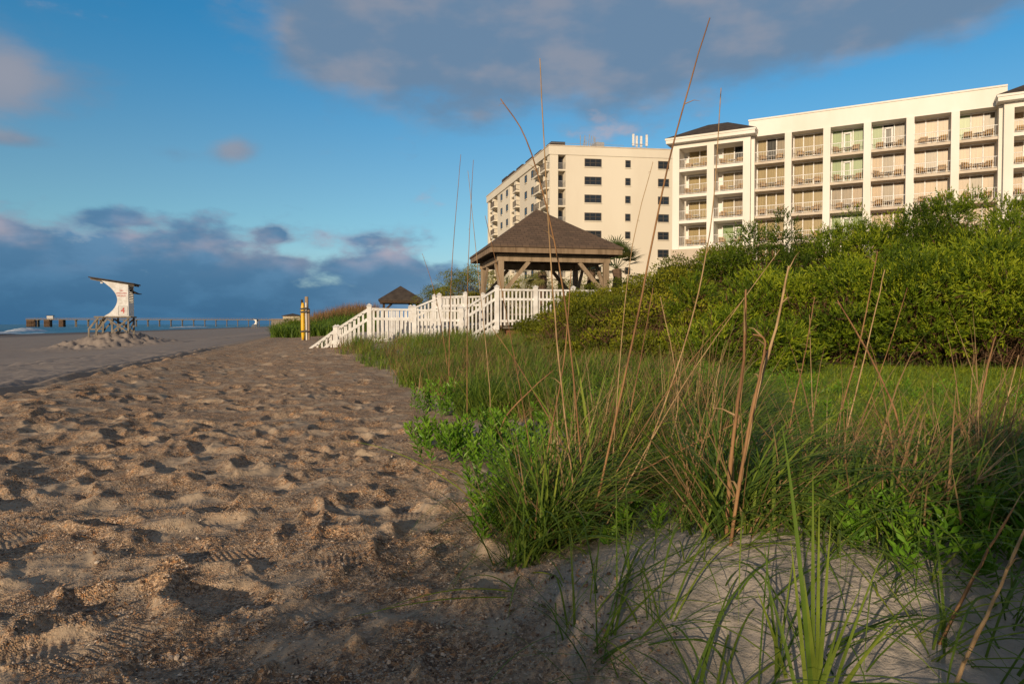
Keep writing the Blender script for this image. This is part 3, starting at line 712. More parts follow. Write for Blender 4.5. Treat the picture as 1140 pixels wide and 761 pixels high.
# ================================================================== CONDOMINIUM (middle)
C0 = Vector((5.86, 106, 0)); E1 = Vector((.99, .139, 0)).normalized(); E2 = Vector((-.2555, .967, 0)).normalized()
condo = empty('apartment_block', C0); tag(condo, 'tall cream apartment block with dark windows on its blank end wall and rooftop antennas', 'building')
ZT = EYE + 27.6; W1, W2 = 27.0, 43.5
def t_end(px): a = (px - 570) / F; return (106 * a - 5.86) / (.99 - .139 * a)
def t_left(px): a = (px - 570) / F; return (5.86 - 106 * a) / (.2555 + .967 * a)
def cpt(s, e, off, z):                     # s along the end wall, e along the sea side, off outward of nothing
    return E1 * s + E2 * e + Vector((0, 0, z))
def cprism(mb, s0, s1, e0, e1, z0, z1):
    mb.prism([cpt(s0, e0, 0, z0), cpt(s1, e0, 0, z0), cpt(s1, e1, 0, z0), cpt(s0, e1, 0, z0)], (0, 0, z1 - z0)); return mb
zs = [EYE + 25.1 - 2.78 * k for k in range(9)]     # window centre lines
REC = 1.4
ra, rb = t_end(621), t_end(629.5)                  # recess in the end wall
mb = MB(); cprism(mb, REC, W1, REC, W2, -3, ZT - 1.4); mb.build('core_wall', M['stucco_b'], condo)
mb = MB(); cprism(mb, rb, W1, 0, REC, -3, ZT - 1.4); mb.build('end_wall', M['stucco_b'], condo)
mb = MB(); cprism(mb, 0, ra, 0, .5, -3, ZT - 1.4); cprism(mb, -.0, .5, .5, REC, -3, ZT - 1.4); mb.build('corner_pier', M['stucco_b'], condo)
mb = MB(); cprism(mb, -.22, W1, -.12, W2 + .2, ZT - 1.4, ZT - .1); mb.build('parapet', M['stucco_b'], condo)
mb = MB(); cprism(mb, -.30, W1, -.2, W2 + .28, ZT - .1, ZT + .05); mb.build('parapet_coping', M['slab'], condo)
def cwindow(c, ax, w_, h_, nx, out, big=False):
    """dark window set a little proud: frame with muntins and its pane"""
    ax = Vector(ax); mb = MB(); c = Vector(c); o_ = Vector(out)
    def b(u0, u1, z0, z1, d0, d1, m_): m_.prism([c + ax * u0 + Vector((0, 0, z0)) + o_ * d0, c + ax * u1 + Vector((0, 0, z0)) + o_ * d0, c + ax * u1 + Vector((0, 0, z1)) + o_ * d0, c + ax * u0 + Vector((0, 0, z1)) + o_ * d0], o_ * (d1 - d0))
    W2_, H2 = w_ / 2, h_ / 2; T = .11
    b(-W2_, W2_, H2 - T, H2, .02, .09, mb); b(-W2_, W2_, -H2, -H2 + T, .02, .09, mb)
    b(-W2_, -W2_ + T, -H2 + T, H2 - T, .02, .09, mb); b(W2_ - T, W2_, -H2 + T, H2 - T, .02, .09, mb)
    for i in range(1, nx): u = -W2_ + w_ * i / nx; b(u - .05, u + .05, -H2 + T, H2 - T, .02, .085, mb)
    b(-W2_ + T, W2_ - T, -.04, .04, .02, .07, mb)
    f = mb.build('window', M['dark_frame'], condo)
    m2 = MB(); b(-W2_ + T, W2_ - T, -H2 + T, H2 - T, .008, .04, m2); m2.build('pane', M['dark_glass'], f)
    m3 = MB(); b(-W2_ - .05, W2_ + .05, -H2 - .12, -H2, .0, .14, m3); m3.build('sill', M['stucco_b'], f)
O1 = Vector((E1.y, -E1.x, 0)); O2 = Vector((-E2.y, E2.x, 0))
for k, z in enumerate(zs[:8]):
    for px0, px1, nx, h_ in ((650.2, 668.8, 3, 1.25), (695.3, 701, 1, 1.15), (731.5, 743.5, 2, 1.25)):
        if k > 4 and px0 < 660 and k > 5: pass
        s = (t_end(px0) + t_end(px1)) / 2; cwindow(E1 * s + Vector((0, 0, z)), E1, t_end(px1) - t_end(px0), h_, nx, O1)
    # recess balconies in the end wall
    zf = z - 1.1
    mb = MB(); cprism(mb, ra, rb, .05, REC, zf - .25, zf); mb.build('balcony_slab', M['stucco_b'], condo)
    mb = MB()
    mb.bar(E1 * ra + E2 * .15 + Vector((0, 0, zf + 1.0)), E1 * rb + E2 * .15 + Vector((0, 0, zf + 1.0)), .05)
    for i in range(9): q = E1 * (ra + (rb - ra) * (i + .5) / 9) + E2 * .15; mb.bar(q + Vector((0, 0, zf)), q + Vector((0, 0, zf + 1.0)), .03)
    mb.build('balcony_railing', M['metal'], condo)
    c_ = E1 * (ra + rb) / 2 + E2 * REC + Vector((0, 0, z)); cwindow(c_, E1, (rb - ra) * .96, 2.05, 2, O1)
# sea side: recess groups between solid strips, read off the photograph
X5 = lambda x: t_left(530 + x / 4.23)
strips = [(345, 318, 'bal'), (314, 284, 'bal'), (284, 206, 'wall', (266, 235)), (205, 188, 'bal'), (179, 160, 'win'), (158, 104, 'wall', (147, 121)), (101, 82, 'bal'), (76, 60, 'win')]
edges = []
for st in strips:
    e0, e1 = X5(st[0]), min(X5(st[1]), W2 - .6)
    if st[2] == 'wall':
        mb = MB(); cprism(mb, 0, REC, e0, e1, -3, ZT - 1.4); mb.build('side_wall', M['stucco_b'], condo)
        for xc in st[3]:
            for k, z in enumerate(zs[:8]): cwindow(E2 * X5(xc) + Vector((0, 0, z)), E2, 1.3, 1.3, 1, O2)
    else:
        for k, z in enumerate(zs[:8]):
            zf = z - 1.1; mb = MB(); pr_ = -.7 if (st[2] == 'bal') else .2
            cprism(mb, pr_, REC, e0 + .05, e1 - .05, zf - .25, zf); mb.build('balcony_slab', M['stucco_b'], condo)
            if st[2] == 'bal':
                mb = MB(); q0, q1 = cpt(pr_ + .06, e0 + .1, 0, zf + 1), cpt(pr_ + .06, e1 - .1, 0, zf + 1); mb.bar(q0, q1, .06)
                q2 = cpt(REC, e0 + .1, 0, zf + 1); mb.bar(q0, q2, .06)
                nn_ = max(4, int((e1 - e0) / .16))
                for i in range(nn_ + 1): q = q0.lerp(q1, i / nn_); mb.bar(q - Vector((0, 0, 1)), q, .035)
                for i in range(8): q = q0.lerp(q2, i / 8); mb.bar(q - Vector((0, 0, 1)), q, .035)
                mb.build('balcony_railing', M['dark_frame'], condo)
            cwindow(E1 * REC + E2 * (e0 + e1) / 2 + Vector((0, 0, z)) , E2, (e1 - e0) * .92, 2.1, 2, O2)
    edges.append((e0, e1))
prev = .5
for e0, e1 in edges + [(W2, W2)]:
    if e0 - prev > .1:
        mb = MB(); cprism(mb, .0, REC, prev if prev > .5 else REC + .01, e0, -3, ZT - 1.4)
        if e0 > (prev if prev > .5 else REC + .01) + .05: mb.build('side_pier', M['stucco_b'], condo)
    prev = e1
for xa, xb in ((112, 135), (141, 166), (176, 206), (221, 251), (262, 291), (316, 341)):
    e0, e1 = X5(xb), X5(xa); e1 = min(e1, e0 + 4)
    mb = MB(); cprism(mb, .4, 2.6, e0, e1, ZT + .05, ZT + .75 + .018 * e0); mb.build('rooftop_vent_box', M['dark_roof'], condo)
# roof antennas
def antenna(px0, px1, npan, tall, panelm):
    s0, s1 = t_end(px0), t_end(px1); mb = MB(); pb = MB()
    for i in range(npan):
        s = s0 + (s1 - s0) * (i + .5) / npan; q = cpt(s, 1.8 + random.uniform(0, 1), 0, ZT); h = tall * random.uniform(.8, 1.05)
        mb.tube([q, q + Vector((0, 0, h))], .05, 5); pb.box(q + Vector((0, -.15, h * .62)), ((s1 - s0) / npan * .5, .18, h * .62))
    for z in (.6, 1.2): mb.bar(cpt(s0, 2, 0, ZT + z), cpt(s1, 2, 0, ZT + z), .06)
    a = mb.build('antenna_mast', M['metal'], condo); pb.build('antenna_panel', panelm, a)
antenna(708, 727, 4, 3.0, M['old_white'])
s0, s1 = t_end(651), t_end(668); mb = MB()
for i in range(9):
    s = s0 + (s1 - s0) * i / 8; q = cpt(s, 2, 0, ZT); mb.tube([q, q + Vector((random.uniform(-.4, .4), 0, random.uniform(1.3, 2.6)))], .06, 5)
for i in range(6):
    s = s0 + (s1 - s0) * i / 6; mb.bar(cpt(s, 2, 0, ZT + random.uniform(.2, .5)), cpt(s + .8, 2, 0, ZT + random.uniform(.9, 1.5)), .06)
mb.build('antenna_lattice', M['metal'], condo)
mb = MB(); cprism(mb, t_end(667), t_end(676), 1.5, 4, ZT + .05, ZT + 1.15); mb.build('plant_room', M['metal'], condo)
mb = MB()
for e in (1, 12, 23, 34, 43): mb.tube([cpt(.3, e, 0, ZT), cpt(.3, e, 0, ZT + .5)], .03, 4)
mb.bar(cpt(.3, .5, 0, ZT + .5), cpt(.3, 43, 0, ZT + .5), .04); mb.bar(cpt(.3, .5, 0, ZT + .5), cpt(12, .5, 0, ZT + .5), .04)
mb.build('roof_rail', M['metal'], condo)

# ================================================================== GAZEBOS
def hip_roof(x0, x1, y0, y1, z, h, mat_, parent, thick=.05, apex=None):
    """four sloping sides meeting in a point, with UVs that run along each eave for the shingle courses"""
    cx, cy = apex or ((x0 + x1) / 2, (y0 + y1) / 2); A = Vector((cx, cy, z + h))
    cs = [Vector((x0, y0, z)), Vector((x1, y0, z)), Vector((x1, y1, z)), Vector((x0, y1, z))]
    v = []; f = []; uv = []
    for i in range(4):
        a, b_ = cs[i], cs[(i + 1) % 4]; e = (b_ - a).normalized(); n = (A - a) - e * (A - a).dot(e)
        k = len(v); v += [a, b_, A]; f.append((k, k + 1, k + 2)); uv += [(0, 0), ((b_ - a).length, 0), ((A - a).dot(e), n.length)]
    k = len(v); v += [c + Vector((0, 0, -thick)) for c in cs]; f.append((k + 3, k + 2, k + 1, k)); uv += [(0, 0)] * 4
    for i in range(4):
        a, b_ = cs[i], cs[(i + 1) % 4]; k = len(v); v += [a + Vector((0, 0, -thick)), b_ + Vector((0, 0, -thick)), b_, a]; f.append((k, k + 1, k + 2, k + 3)); uv += [(0, 0), ((b_ - a).length, 0), ((b_ - a).length, .04), (0, .04)]
    me = bpy.data.meshes.new('roof'); me.from_pydata([tuple(p) for p in v], [], f); ul = me.uv_layers.new(name='UVMap')
    for i, q in enumerate(uv): ul.data[i].uv = q
    me.materials.append(mat_); me.update(); o = bpy.data.objects.new('roof', me); col.objects.link(o); o.parent = parent; return o
GA = math.radians(12)
gx = Vector((math.cos(GA), math.sin(GA), 0)); gy = Vector((-math.sin(GA), math.cos(GA), 0))
GP = P(545, 272, 20.0)                       # front left eave corner
gaz = empty('gazebo', (GP.x, GP.y, 0), GA); tag(gaz, 'brown shingled wooden gazebo with diagonal braces on a raised deck', 'gazebo')
EZ = GP.z; WX_, WY_ = 4.15, 4.0; OH = .42; DECK = P(0, 364, 20).z
rf = hip_roof(0, WX_, 0, WY_, EZ, 1.42, M['shingle'], gaz, .06, (WX_ / 2 - .15, WY_ / 2))
mb = MB()
for (a, b_) in (((0.03, .05), (WX_ - .03, .05)), ((0.03, WY_ - .05), (WX_ - .03, WY_ - .05)), ((.05, .07), (.05, WY_ - .07)), ((WX_ - .05, .07), (WX_ - .05, WY_ - .07))):
    mb.bar((a[0], a[1], EZ - .14), (b_[0], b_[1], EZ - .14), .045, .15)
mb.build('fascia', M['wood'], gaz)
mb = MB(); z = EZ - .34
for y in (OH, WY_ - OH): mb.bar((OH - .12, y, z), (WX_ - OH + .12, y, z), .12, .2)
for x in (OH, WX_ - OH): mb.bar((x, OH + .065, z), (x, WY_ - OH - .065, z), .11, .19)
mb.build('beam', M['post_wood'], gaz)
mb = MB()
for i in range(9):
    x = .2 + (WX_ - .4) * i / 8; k = 1 - abs(x - WX_ / 2) / (WX_ / 2)
    mb.bar((x, .09, EZ - .12), (x, .09 + (WY_ / 2 - .1) * k, EZ - .14 + 1.3 * k), .04, .12); mb.bar((x, WY_ - .09, EZ - .12), (x, WY_ - .09 - (WY_ / 2 - .1) * k, EZ - .14 + 1.3 * k), .04, .12)
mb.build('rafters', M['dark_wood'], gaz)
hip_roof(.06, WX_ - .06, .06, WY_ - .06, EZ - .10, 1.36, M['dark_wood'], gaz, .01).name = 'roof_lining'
pc = [(OH, OH), (WX_ - OH, OH), (WX_ - OH, WY_ - OH), (OH, WY_ - OH)]
for x, y in pc:
    p = MB().box((x, y, (DECK + z) / 2 - .05), (.165, .165, z - DECK - .1)).build('post', M['post_wood'], gaz, bevel=.012)
    for dx, dy in ((1 if x < 2 else -1, 0), (0, 1 if y < 2 else -1)):
        MB().bar((x + dx * .1, y + dy * .1, z - 1.0), (x + dx * .86, y + dy * .86, z - .1), .075, .115).build('brace', M['post_wood'], gaz)
mb = MB()
for i in range(28): yy = -.15 + (WY_ + .3) * (i + .5) / 28; mb.box((WX_ / 2, yy, DECK - .02), (WX_ + .3, (WY_ + .3) / 28 - .012, .04))
mb.build('deck', M['grey_wood'], gaz)
mb = MB(); wall(mb, .05, WX_ - .05, .05, WY_ - .05, -.3, DECK - .045); mb.build('brick_base', M['brick'], gaz)
# low wooden bench seats under the roof
MB().box((WX_ / 2, WY_ - .8, DECK + .42), (2.4, .4, .06)).box((1.1, WY_ - .8, DECK + .2), (.1, .35, .38)).box((WX_ - 1.1, WY_ - .8, DECK + .2), (.1, .35, .38)).build('bench', M['grey_wood'], gaz)

p2 = P(446, 334, 60); g2 = empty('gazebo', (p2.x, p2.y, 0), R(10)); tag(g2, 'dark pyramid-roofed gazebo farther down the beach behind the white railing', 'gazebo')
w2 = 1.9; hip_roof(-w2, w2, -w2, w2, p2.z, 1.25, M['dark_roof'], g2, .1)
MB().bar((-w2 + .1, -w2 + .05, p2.z - .2), (w2 - .1, -w2 + .05, p2.z - .2), .06, .22).bar((-w2 + .1, w2 - .05, p2.z - .2), (w2 - .1, w2 - .05, p2.z - .2), .06, .22).build('fascia', M['dark_wood'], g2)
for x in (-1.45, 1.45):
    for y in (-1.45, 1.45):
        MB().box((x, y, p2.z / 2), (.18, .18, p2.z)).build('post', M['dark_wood'], g2)
        MB().bar((x, y, p2.z - 1.0), (x - math.copysign(.8, x), y, p2.z - .2), .09, .12).build('brace', M['dark_wood'], g2)
MB().box((0, 0, .9), (3.6, 3.6, .12)).build('deck', M['grey_wood'], g2)

# ================================================================== WHITE RAILINGS
def fence_run(root, a, b_, hgt=1.02, postA=True, postB=True, gap=.112, buried=0, pk=.045):
    """picket run between two top-rail points; a, b_ are world points of the top rail"""
    a, b_ = Vector(a), Vector(b_); L = (Vector((b_.x, b_.y, 0)) - Vector((a.x, a.y, 0))).length; n = max(2, int(L / gap)); sl = (b_ - a)
    mb = MB()
    for i in range(1, n): 
        q = a + sl * (i / n); 
        mb.bar(q + Vector((0, 0, -hgt)), q + Vector((0, 0, -.03)), pk, .022, up=(-sl.y, sl.x, 0))
    pn = mb.build('pickets', M['white_paint'], root)
    rb_ = MB()
    for dz, h in ((0, .05), (-.27, .07), (-hgt + .12, .07)): rb_.bar(a + Vector((0, 0, dz)), b_ + Vector((0, 0, dz)), .10 if dz == 0 else .045, h)
    rb_.build('rails', M['white_paint'], root)
    for q, on in ((a, postA), (b_, postB)):
        if on:
            po = MB().box(q + Vector((0, 0, -hgt / 2 - .03)), (.125, .125, hgt + .22), GA).build('post', M['white_paint'], root, bevel=.006)
            cz = q + Vector((0, 0, .08)); h_ = .085; m_ = Matrix.Rotation(GA, 3, 'Z')
            pts = [cz + m_ @ Vector((x * h_, y * h_, 0)) for x, y in ((-1, -1), (1, -1), (1, 1), (-1, 1))] + [cz + Vector((0, 0, .07))]
            MB().poly(pts, [(3, 2, 1, 0), (0, 1, 4), (1, 2, 4), (2, 3, 4), (3, 0, 4)]).build('post_cap', M['white_paint'], po)
def frm(px, py, Y): return P(px, py, Y)
A0 = frm(553, 322.5, 19.75); A1 = A0 + gx * 1.15 + Vector((0, 0, 0)); A2 = A0 + gx * 2.3; A3 = A0 + gx * 4.1
t = empty('deck_railing', (0, 0, 0)); tag(t, 'white picket railing along the front of the gazebo deck', 'railing')
fence_run(t, A0, A1); fence_run(t, A1, A2, postA=False); fence_run(t, A2, A3, postA=False)
B1 = frm(513, 346, 19.4)
t = empty('stair_railing', (0, 0, 0)); tag(t, 'white picket railing sloping down from the gazebo deck to the boardwalk', 'railing')
fence_run(t, A0 + Vector((-.05, -.01, 0)), B1, postA=False, hgt=1.0)
B2 = frm(461, 345, 19.1); B3 = frm(411, 343.5, 18.8)
t = empty('boardwalk_railing', (0, 0, 0)); tag(t, 'near white picket railing along the level part of the boardwalk', 'railing')
fence_run(t, B1 + Vector((-.05, -.01, 0)), B2, postA=False); fence_run(t, B2, B3, postA=False)
C1 = frm(373.5, 367, 18.55); C2 = frm(338, 393, 18.3)
t = empty('beach_stair_railing', (0, 0, 0)); tag(t, 'near white railing of the beach stair, its foot buried in sand', 'railing')
fence_run(t, B3 + Vector((-.05, -.01, -.02)), C1, postA=False); fence_run(t, C1, C2, postA=False, postB=False)
# far side railings, 1.6 m back
OF = gy * 1.65
D0, D1 = B3 + OF, B2 + OF + Vector((0, 0, .05)); 
t = empty('boardwalk_railing', (0, 0, 0)); tag(t, 'far white picket railing climbing beside the boardwalk behind the near one', 'railing')
fence_run(t, D0, D1); D2 = frm(489, 331, 20.9); fence_run(t, D1, D2, postA=False, gap=.10); D3 = frm(518, 329.5, 21.1); fence_run(t, D2, D3, postA=False)
t = empty('beach_stair_railing', (0, 0, 0)); tag(t, 'far white railing of the beach stair running down behind the near one', 'railing')
fence_run(t, D0 + Vector((-.05, -.01, -.02)), C1 + OF, postA=False); fence_run(t, C1 + OF, C2 + OF, postA=False, postB=False)
t = empty('walkway_railing', (0, 0, 0)); tag(t, 'short white railing across the back landing left of the gazebo', 'railing')
E0 = D3 + gx * .2; fence_run(t, D2 + gy * 1.6 + Vector((0, 0, .03)), D3 + gy * 1.5 + Vector((0, 0, .05)) + gx * .8)
# boardwalk and steps between the railings
t = empty('boardwalk', (B2.x, B2.y, 0)); tag(t, 'raised wooden boardwalk and steps from the gazebo to the beach', 'boardwalk')
o0 = Vector((B2.x, B2.y, 0))
def planks(a, b_, dz, n, name):
    mb = MB()
    for i in range(n):
        q = a.lerp(b_, (i + .5) / n) + Vector((0, 0, dz)) - o0; mb.box(q + OF / 2, ((b_ - a).length / n - .012, 1.5, .035), GA)
    mb.build(name, M['grey_wood'], t)
planks(B1, B3, -1.03, 24, 'planks')
for (a, b_, n) in ((A0, B1, 5), (B3, C2, 8)):
    for i in range(n):
        q = a.lerp(b_, (i + .5) / n) + Vector((0, 0, -1.05)) - o0; MB().box(q + OF / 2, ((b_ - a).length / n + .03, 1.5, .04), GA).build('step', M['grey_wood'], t)
MB().bar(B1 - o0 + Vector((0, 0, -1.15)), B3 - o0 + Vector((0, 0, -1.15)), .05, .2).build('stringer', M['grey_wood'], t)
MB().bar(A0 - o0 + Vector((0, 0, -1.12)), B1 - o0 + Vector((0, 0, -1.12)), .05, .24).build('stringer', M['white_paint'], t)
mb = MB()
for q in (B1, B2, B3):
    for k in (0, 1): mb.box(q - o0 + OF * k + Vector((0, 0, -1.35)), (.12, .12, .5), GA)
mb.build('support_posts', M['grey_wood'], t)

# ================================================================== RESCUE BOARD RACK
p = P(339.5, 381, 30); gz_ = G(p.x, p.y); base = Vector((p.x, p.y, min(gz_, p.z)))
S = 30 / F
t = empty('rescue_board_rack', (p.x, p.y, p.z)); tag(t, 'yellow rescue board strapped upright between weathered posts at the dune edge', 'rescue board rack')
def rr(px, py, dy=0): return Vector(((px - 339.5) * S, dy, (381 - py) * S))
MB().bar(rr(336, 372) + Vector((0, .1, -.6)), rr(335.6, 333.5, .1), .10, .06).build('dark_board', M['dark_wood'], t)
MB().bar(rr(337, 381) + Vector((0, .05, -.5)), rr(337, 360, .05), .12).build('short_post', M['post_wood'], t)
MB().bar(rr(341.3, 381, .12) + Vector((0, 0, -.5)), rr(340.8, 330, .12), .13).build('tall_post', M['post_wood'], t, bevel=.02)
MB().bar(rr(344, 381) + Vector((0, 0, -.5)), rr(343.8, 343.5), .11).build('post', M['post_wood'], t, bevel=.02)
pts = [rr(338.2, 378 - k * 41 / 12, -.1) for k in range(13)]; rad = [.035 + .055 * math.sin(math.pi * min(1, (k + .6) / 5) / 2) * (1 if k < 11 else .75 if k == 11 else .3) for k in range(13)]
MB().tube(pts, rad, 10).build('board', M['yellow'], t, smooth=True)
MB().tube([rr(342, 380, -.08), rr(341.6, 337, -.08)], .035, 6).build('white_pole', M['white_paint'], t)
for yy in (343.5, 347, 368.5): MB().bar(rr(336, yy + .4, -.24), rr(343.4, yy - .6, -.22), .03, .06).build('strap', M['black'], t)

# ================================================================== FAR SHORE: bulkhead, pavilion, houses
a, b_ = P(303, 361, 130), P(324, 361, 122); t = empty('bulkhead_wall', (a.x, a.y, 0)); tag(t, 'grey timber bulkhead holding the sand where the pier comes ashore', 'retaining wall')
q0, q1 = Vector((0, 0, 0)), Vector((b_.x - a.x, b_.y - a.y, 0))
mb = MB(); mb.bar(q0 + Vector((0, 0, .2)), q1 + Vector((0, 0, .2)), .3, 3.0); mb.build('planking', M['grey_wood'], t)
MB().bar(q0 + Vector((0, 0, 1.78)), q1 * 1.02 + Vector((0, 0, 1.78)), .6, .14).build('cap', M['post_wood'], t)
mb = MB()
for i in range(8): mb.tube([q0.lerp(q1, i / 7) + Vector((0, -.25, -1)), q0.lerp(q1, i / 7) + Vector((0, -.25, 1.65))], .12, 6)
mb.build('piles', M['grey_wood'], t)
c = P(326, 356.5, 260); t = empty('beach_house', (c.x, c.y, c.z - 3), R(8)); tag(t, 'small cream beach house with a dark roof above the bulkhead', 'house')
MB().box((0, 0, 2.2), (6.2, 6, 5.0)).build('wall', M['cream'], t)
MB().box((2.9, .5, 1.8), (4.0, 6.6, 4.0)).build('wing', M['cream'], t)
hip_roof(-3.6, 3.6, -3.5, 3.5, 4.75, .9, M['dark_roof'], t, .15); 
w_ = MB().box((-1.2, -3.02, 3.2), (1.8, .08, 1.0)).build('window', M['dark_glass'], t)
MB().box((1.4, -3.02, 3.2), (.8, .08, .8)).build('window', M['dark_glass'], t)
MB().box((2.9, -2.85, 2.6), (1.6, .08, 1.0)).build('window', M['dark_glass'], t)
c = P(401, 352, 230); t = empty('beach_house', (c.x, c.y, c.z - 3), R(8)); tag(t, 'grey roofed house peeking over the dune beside the far gazebo', 'house')
MB().box((0, 0, 2.8), (4.0, 5, 4.6)).build('wall', M['old_white'], t); hip_roof(-2.6, 2.6, -3.2, 3.2, 5.1, 1.0, M['dark_roof'], t, .15)
MB().box((0, -2.53, 3.9), (1.4, .08, .9)).build('window', M['dark_glass'], t)
c0, c1 = P(388, 354, 55), P(373, 361, 53); t = empty('far_stair_railing', (0, 0, 0)); tag(t, 'small weathered railing of a distant beach stair on the dune', 'railing')
fence_run(t, P(391, 354.0, 55), P(382, 354, 54), 1.0, gap=.2); fence_run(t, P(382, 354, 54), P(371, 361.5, 53), 1.0, postA=False, gap=.2)

# ================================================================== PALMS
def palm(px, py, Y, label, size=1.0, seed=0):
    rn = np.random.default_rng(seed); c = P(px, py, Y); z0 = gzf(c.x, c.y)
    t = empty('palm_tree', (c.x, c.y, z0)); tag(t, label, 'palm tree', 'young palms behind the gazebo'); h = c.z - z0
    m = 9; MB().tube([(.06 * math.sin(i), .04 * math.cos(i * 1.3), -0.2 + (h + .2) * i / m) for i in range(m + 1)], [.17 * (1 + .14 * (i % 2)) for i in range(m + 1)], 9).build('trunk', M['bark'], t)
    V, Fq, T = [], [], []
    for k in range(34):
        a = k * 2.4 + rn.uniform(-.2, .2); el_ = rn.uniform(-.7, 1.35); Ls = size * rn.uniform(.55, .8)
        d = Vector((math.cos(a) * math.cos(el_), math.sin(a) * math.cos(el_), math.sin(el_))); side = d.cross(Vector((0, 0, 1))).normalized(); up = side.cross(d)
        hub = Vector((0, 0, h)) + d * Ls; tn = rn.uniform(0, .75) if el_ > -.1 else rn.uniform(.75, 1)
        b0 = len(V); V += [Vector((0, 0, h)) - side * .015, Vector((0, 0, h)) + side * .015, hub + side * .015, hub - side * .015]; Fq.append((b0, b0 + 1, b0 + 2, b0 + 3)); T += [tn] * 4
        for j in range(15):
            f_ = (j - 7) / 7 * 1.35; dd = (d * math.cos(f_) + side * math.sin(f_)).normalized(); l = size * rn.uniform(.5, .68) * (1 - .25 * abs(f_)); ws = dd.cross(up).normalized() * .022 * size
            drop = Vector((0, 0, -.16 * l)); b0 = len(V)
            V += [hub - ws, hub + ws, hub + dd * l * .6 + ws * .8, hub + dd * l * .6 - ws * .8, hub + dd * l + drop + ws * .15, hub + dd * l + drop - ws * .15]; T += [tn + rn.uniform(-.1, .1)] * 6
            Fq += [(b0, b0 + 1, b0 + 2, b0 + 3), (b0 + 3, b0 + 2, b0 + 4, b0 + 5)]
    mesh_np('fronds', [tuple(v) for v in V], Fq, M['palmleaf'], t, tint=T)
palm(603, 303, 30, 'palm seen through the middle of the gazebo, right of the left post', .95, 1)
palm(657, 300, 29, 'palm seen under the gazebo eave just left of its right post', 1.0, 2)
palm(686, 300, 27, 'palm standing just right of the gazebo in front of the cream wall', 1.1, 3)

# ================================================================== FOLIAGE BUILDERS
def unit(v): return v / np.maximum(np.linalg.norm(v, axis=-1, keepdims=True), 1e-9)
def kites(Pt, D, L, W, rn, bend=0.15, N=None):
    """leaf-shaped quads at points Pt along directions D"""
    n = len(Pt); side = unit(np.cross(D, rn.normal(0, 1, (n, 3)) if N is None else N)); nrm = np.cross(D, side)
    L = np.broadcast_to(L, n)[:, None]; W = np.broadcast_to(W, n)[:, None]
    mid = Pt + D * L * .45; tip = Pt + D * L - nrm * L * bend
    V = np.stack([Pt, mid + side * W / 2, tip, mid - side * W / 2], 1).reshape(-1, 3)
    return V, np.arange(4 * n).reshape(n, 4)
def shrub_crown(cx, cy, z0, h, wx, wy, kind, seed, n):
    """points and outward directions on clumps that make up an uneven crown"""
    rn = np.random.default_rng(seed); K = 44 if kind == 'j' else 52
    ph = rn.uniform(0, 2 * np.pi, K); ct = rn.uniform(-.75, 1, K); st = np.sqrt(1 - ct ** 2)
    rad = rn.uniform(.70, .98, K)
    lc = np.stack([np.cos(ph) * st * wx * rad, np.sin(ph) * st * wy * rad, np.where(ct > 0, .46 * h + ct * .42 * h * rad / .8, .46 * h + ct * .40 * h)], -1)
    lr = np.stack([rn.uniform(.20, .34, K) * wx, rn.uniform(.20, .34, K) * wy, rn.uniform(.10, .17, K) * h], -1)
    if kind == 'j':   # leaning leaders that break the outline
        q = rn.choice(K, 5, replace=False); lc[q, 2] += rn.uniform(.01, .07, 5) * h; lr[q, 0] *= .7; lr[q, 1] *= .7; lr[q, 2] *= 1.35
    k = rn.integers(0, K, n); d = unit(rn.normal(0, 1, (n, 3)) + np.array([-.1, -.25, .35]))
    rr_ = rn.uniform(.35, 1.0, n) ** .25
    p = lc[k] + d * lr[k] * rr_[:, None] * (1 + .08 * rn.normal(0, 1, n))[:, None].clip(.7, 1.3)
    p[:, 2] = np.maximum(p[:, 2], .04 + .1 * rn.random(n))
    clump = rn.uniform(-.36, .34, K)[k]
    return p, d, clump, rr_, rn, lc
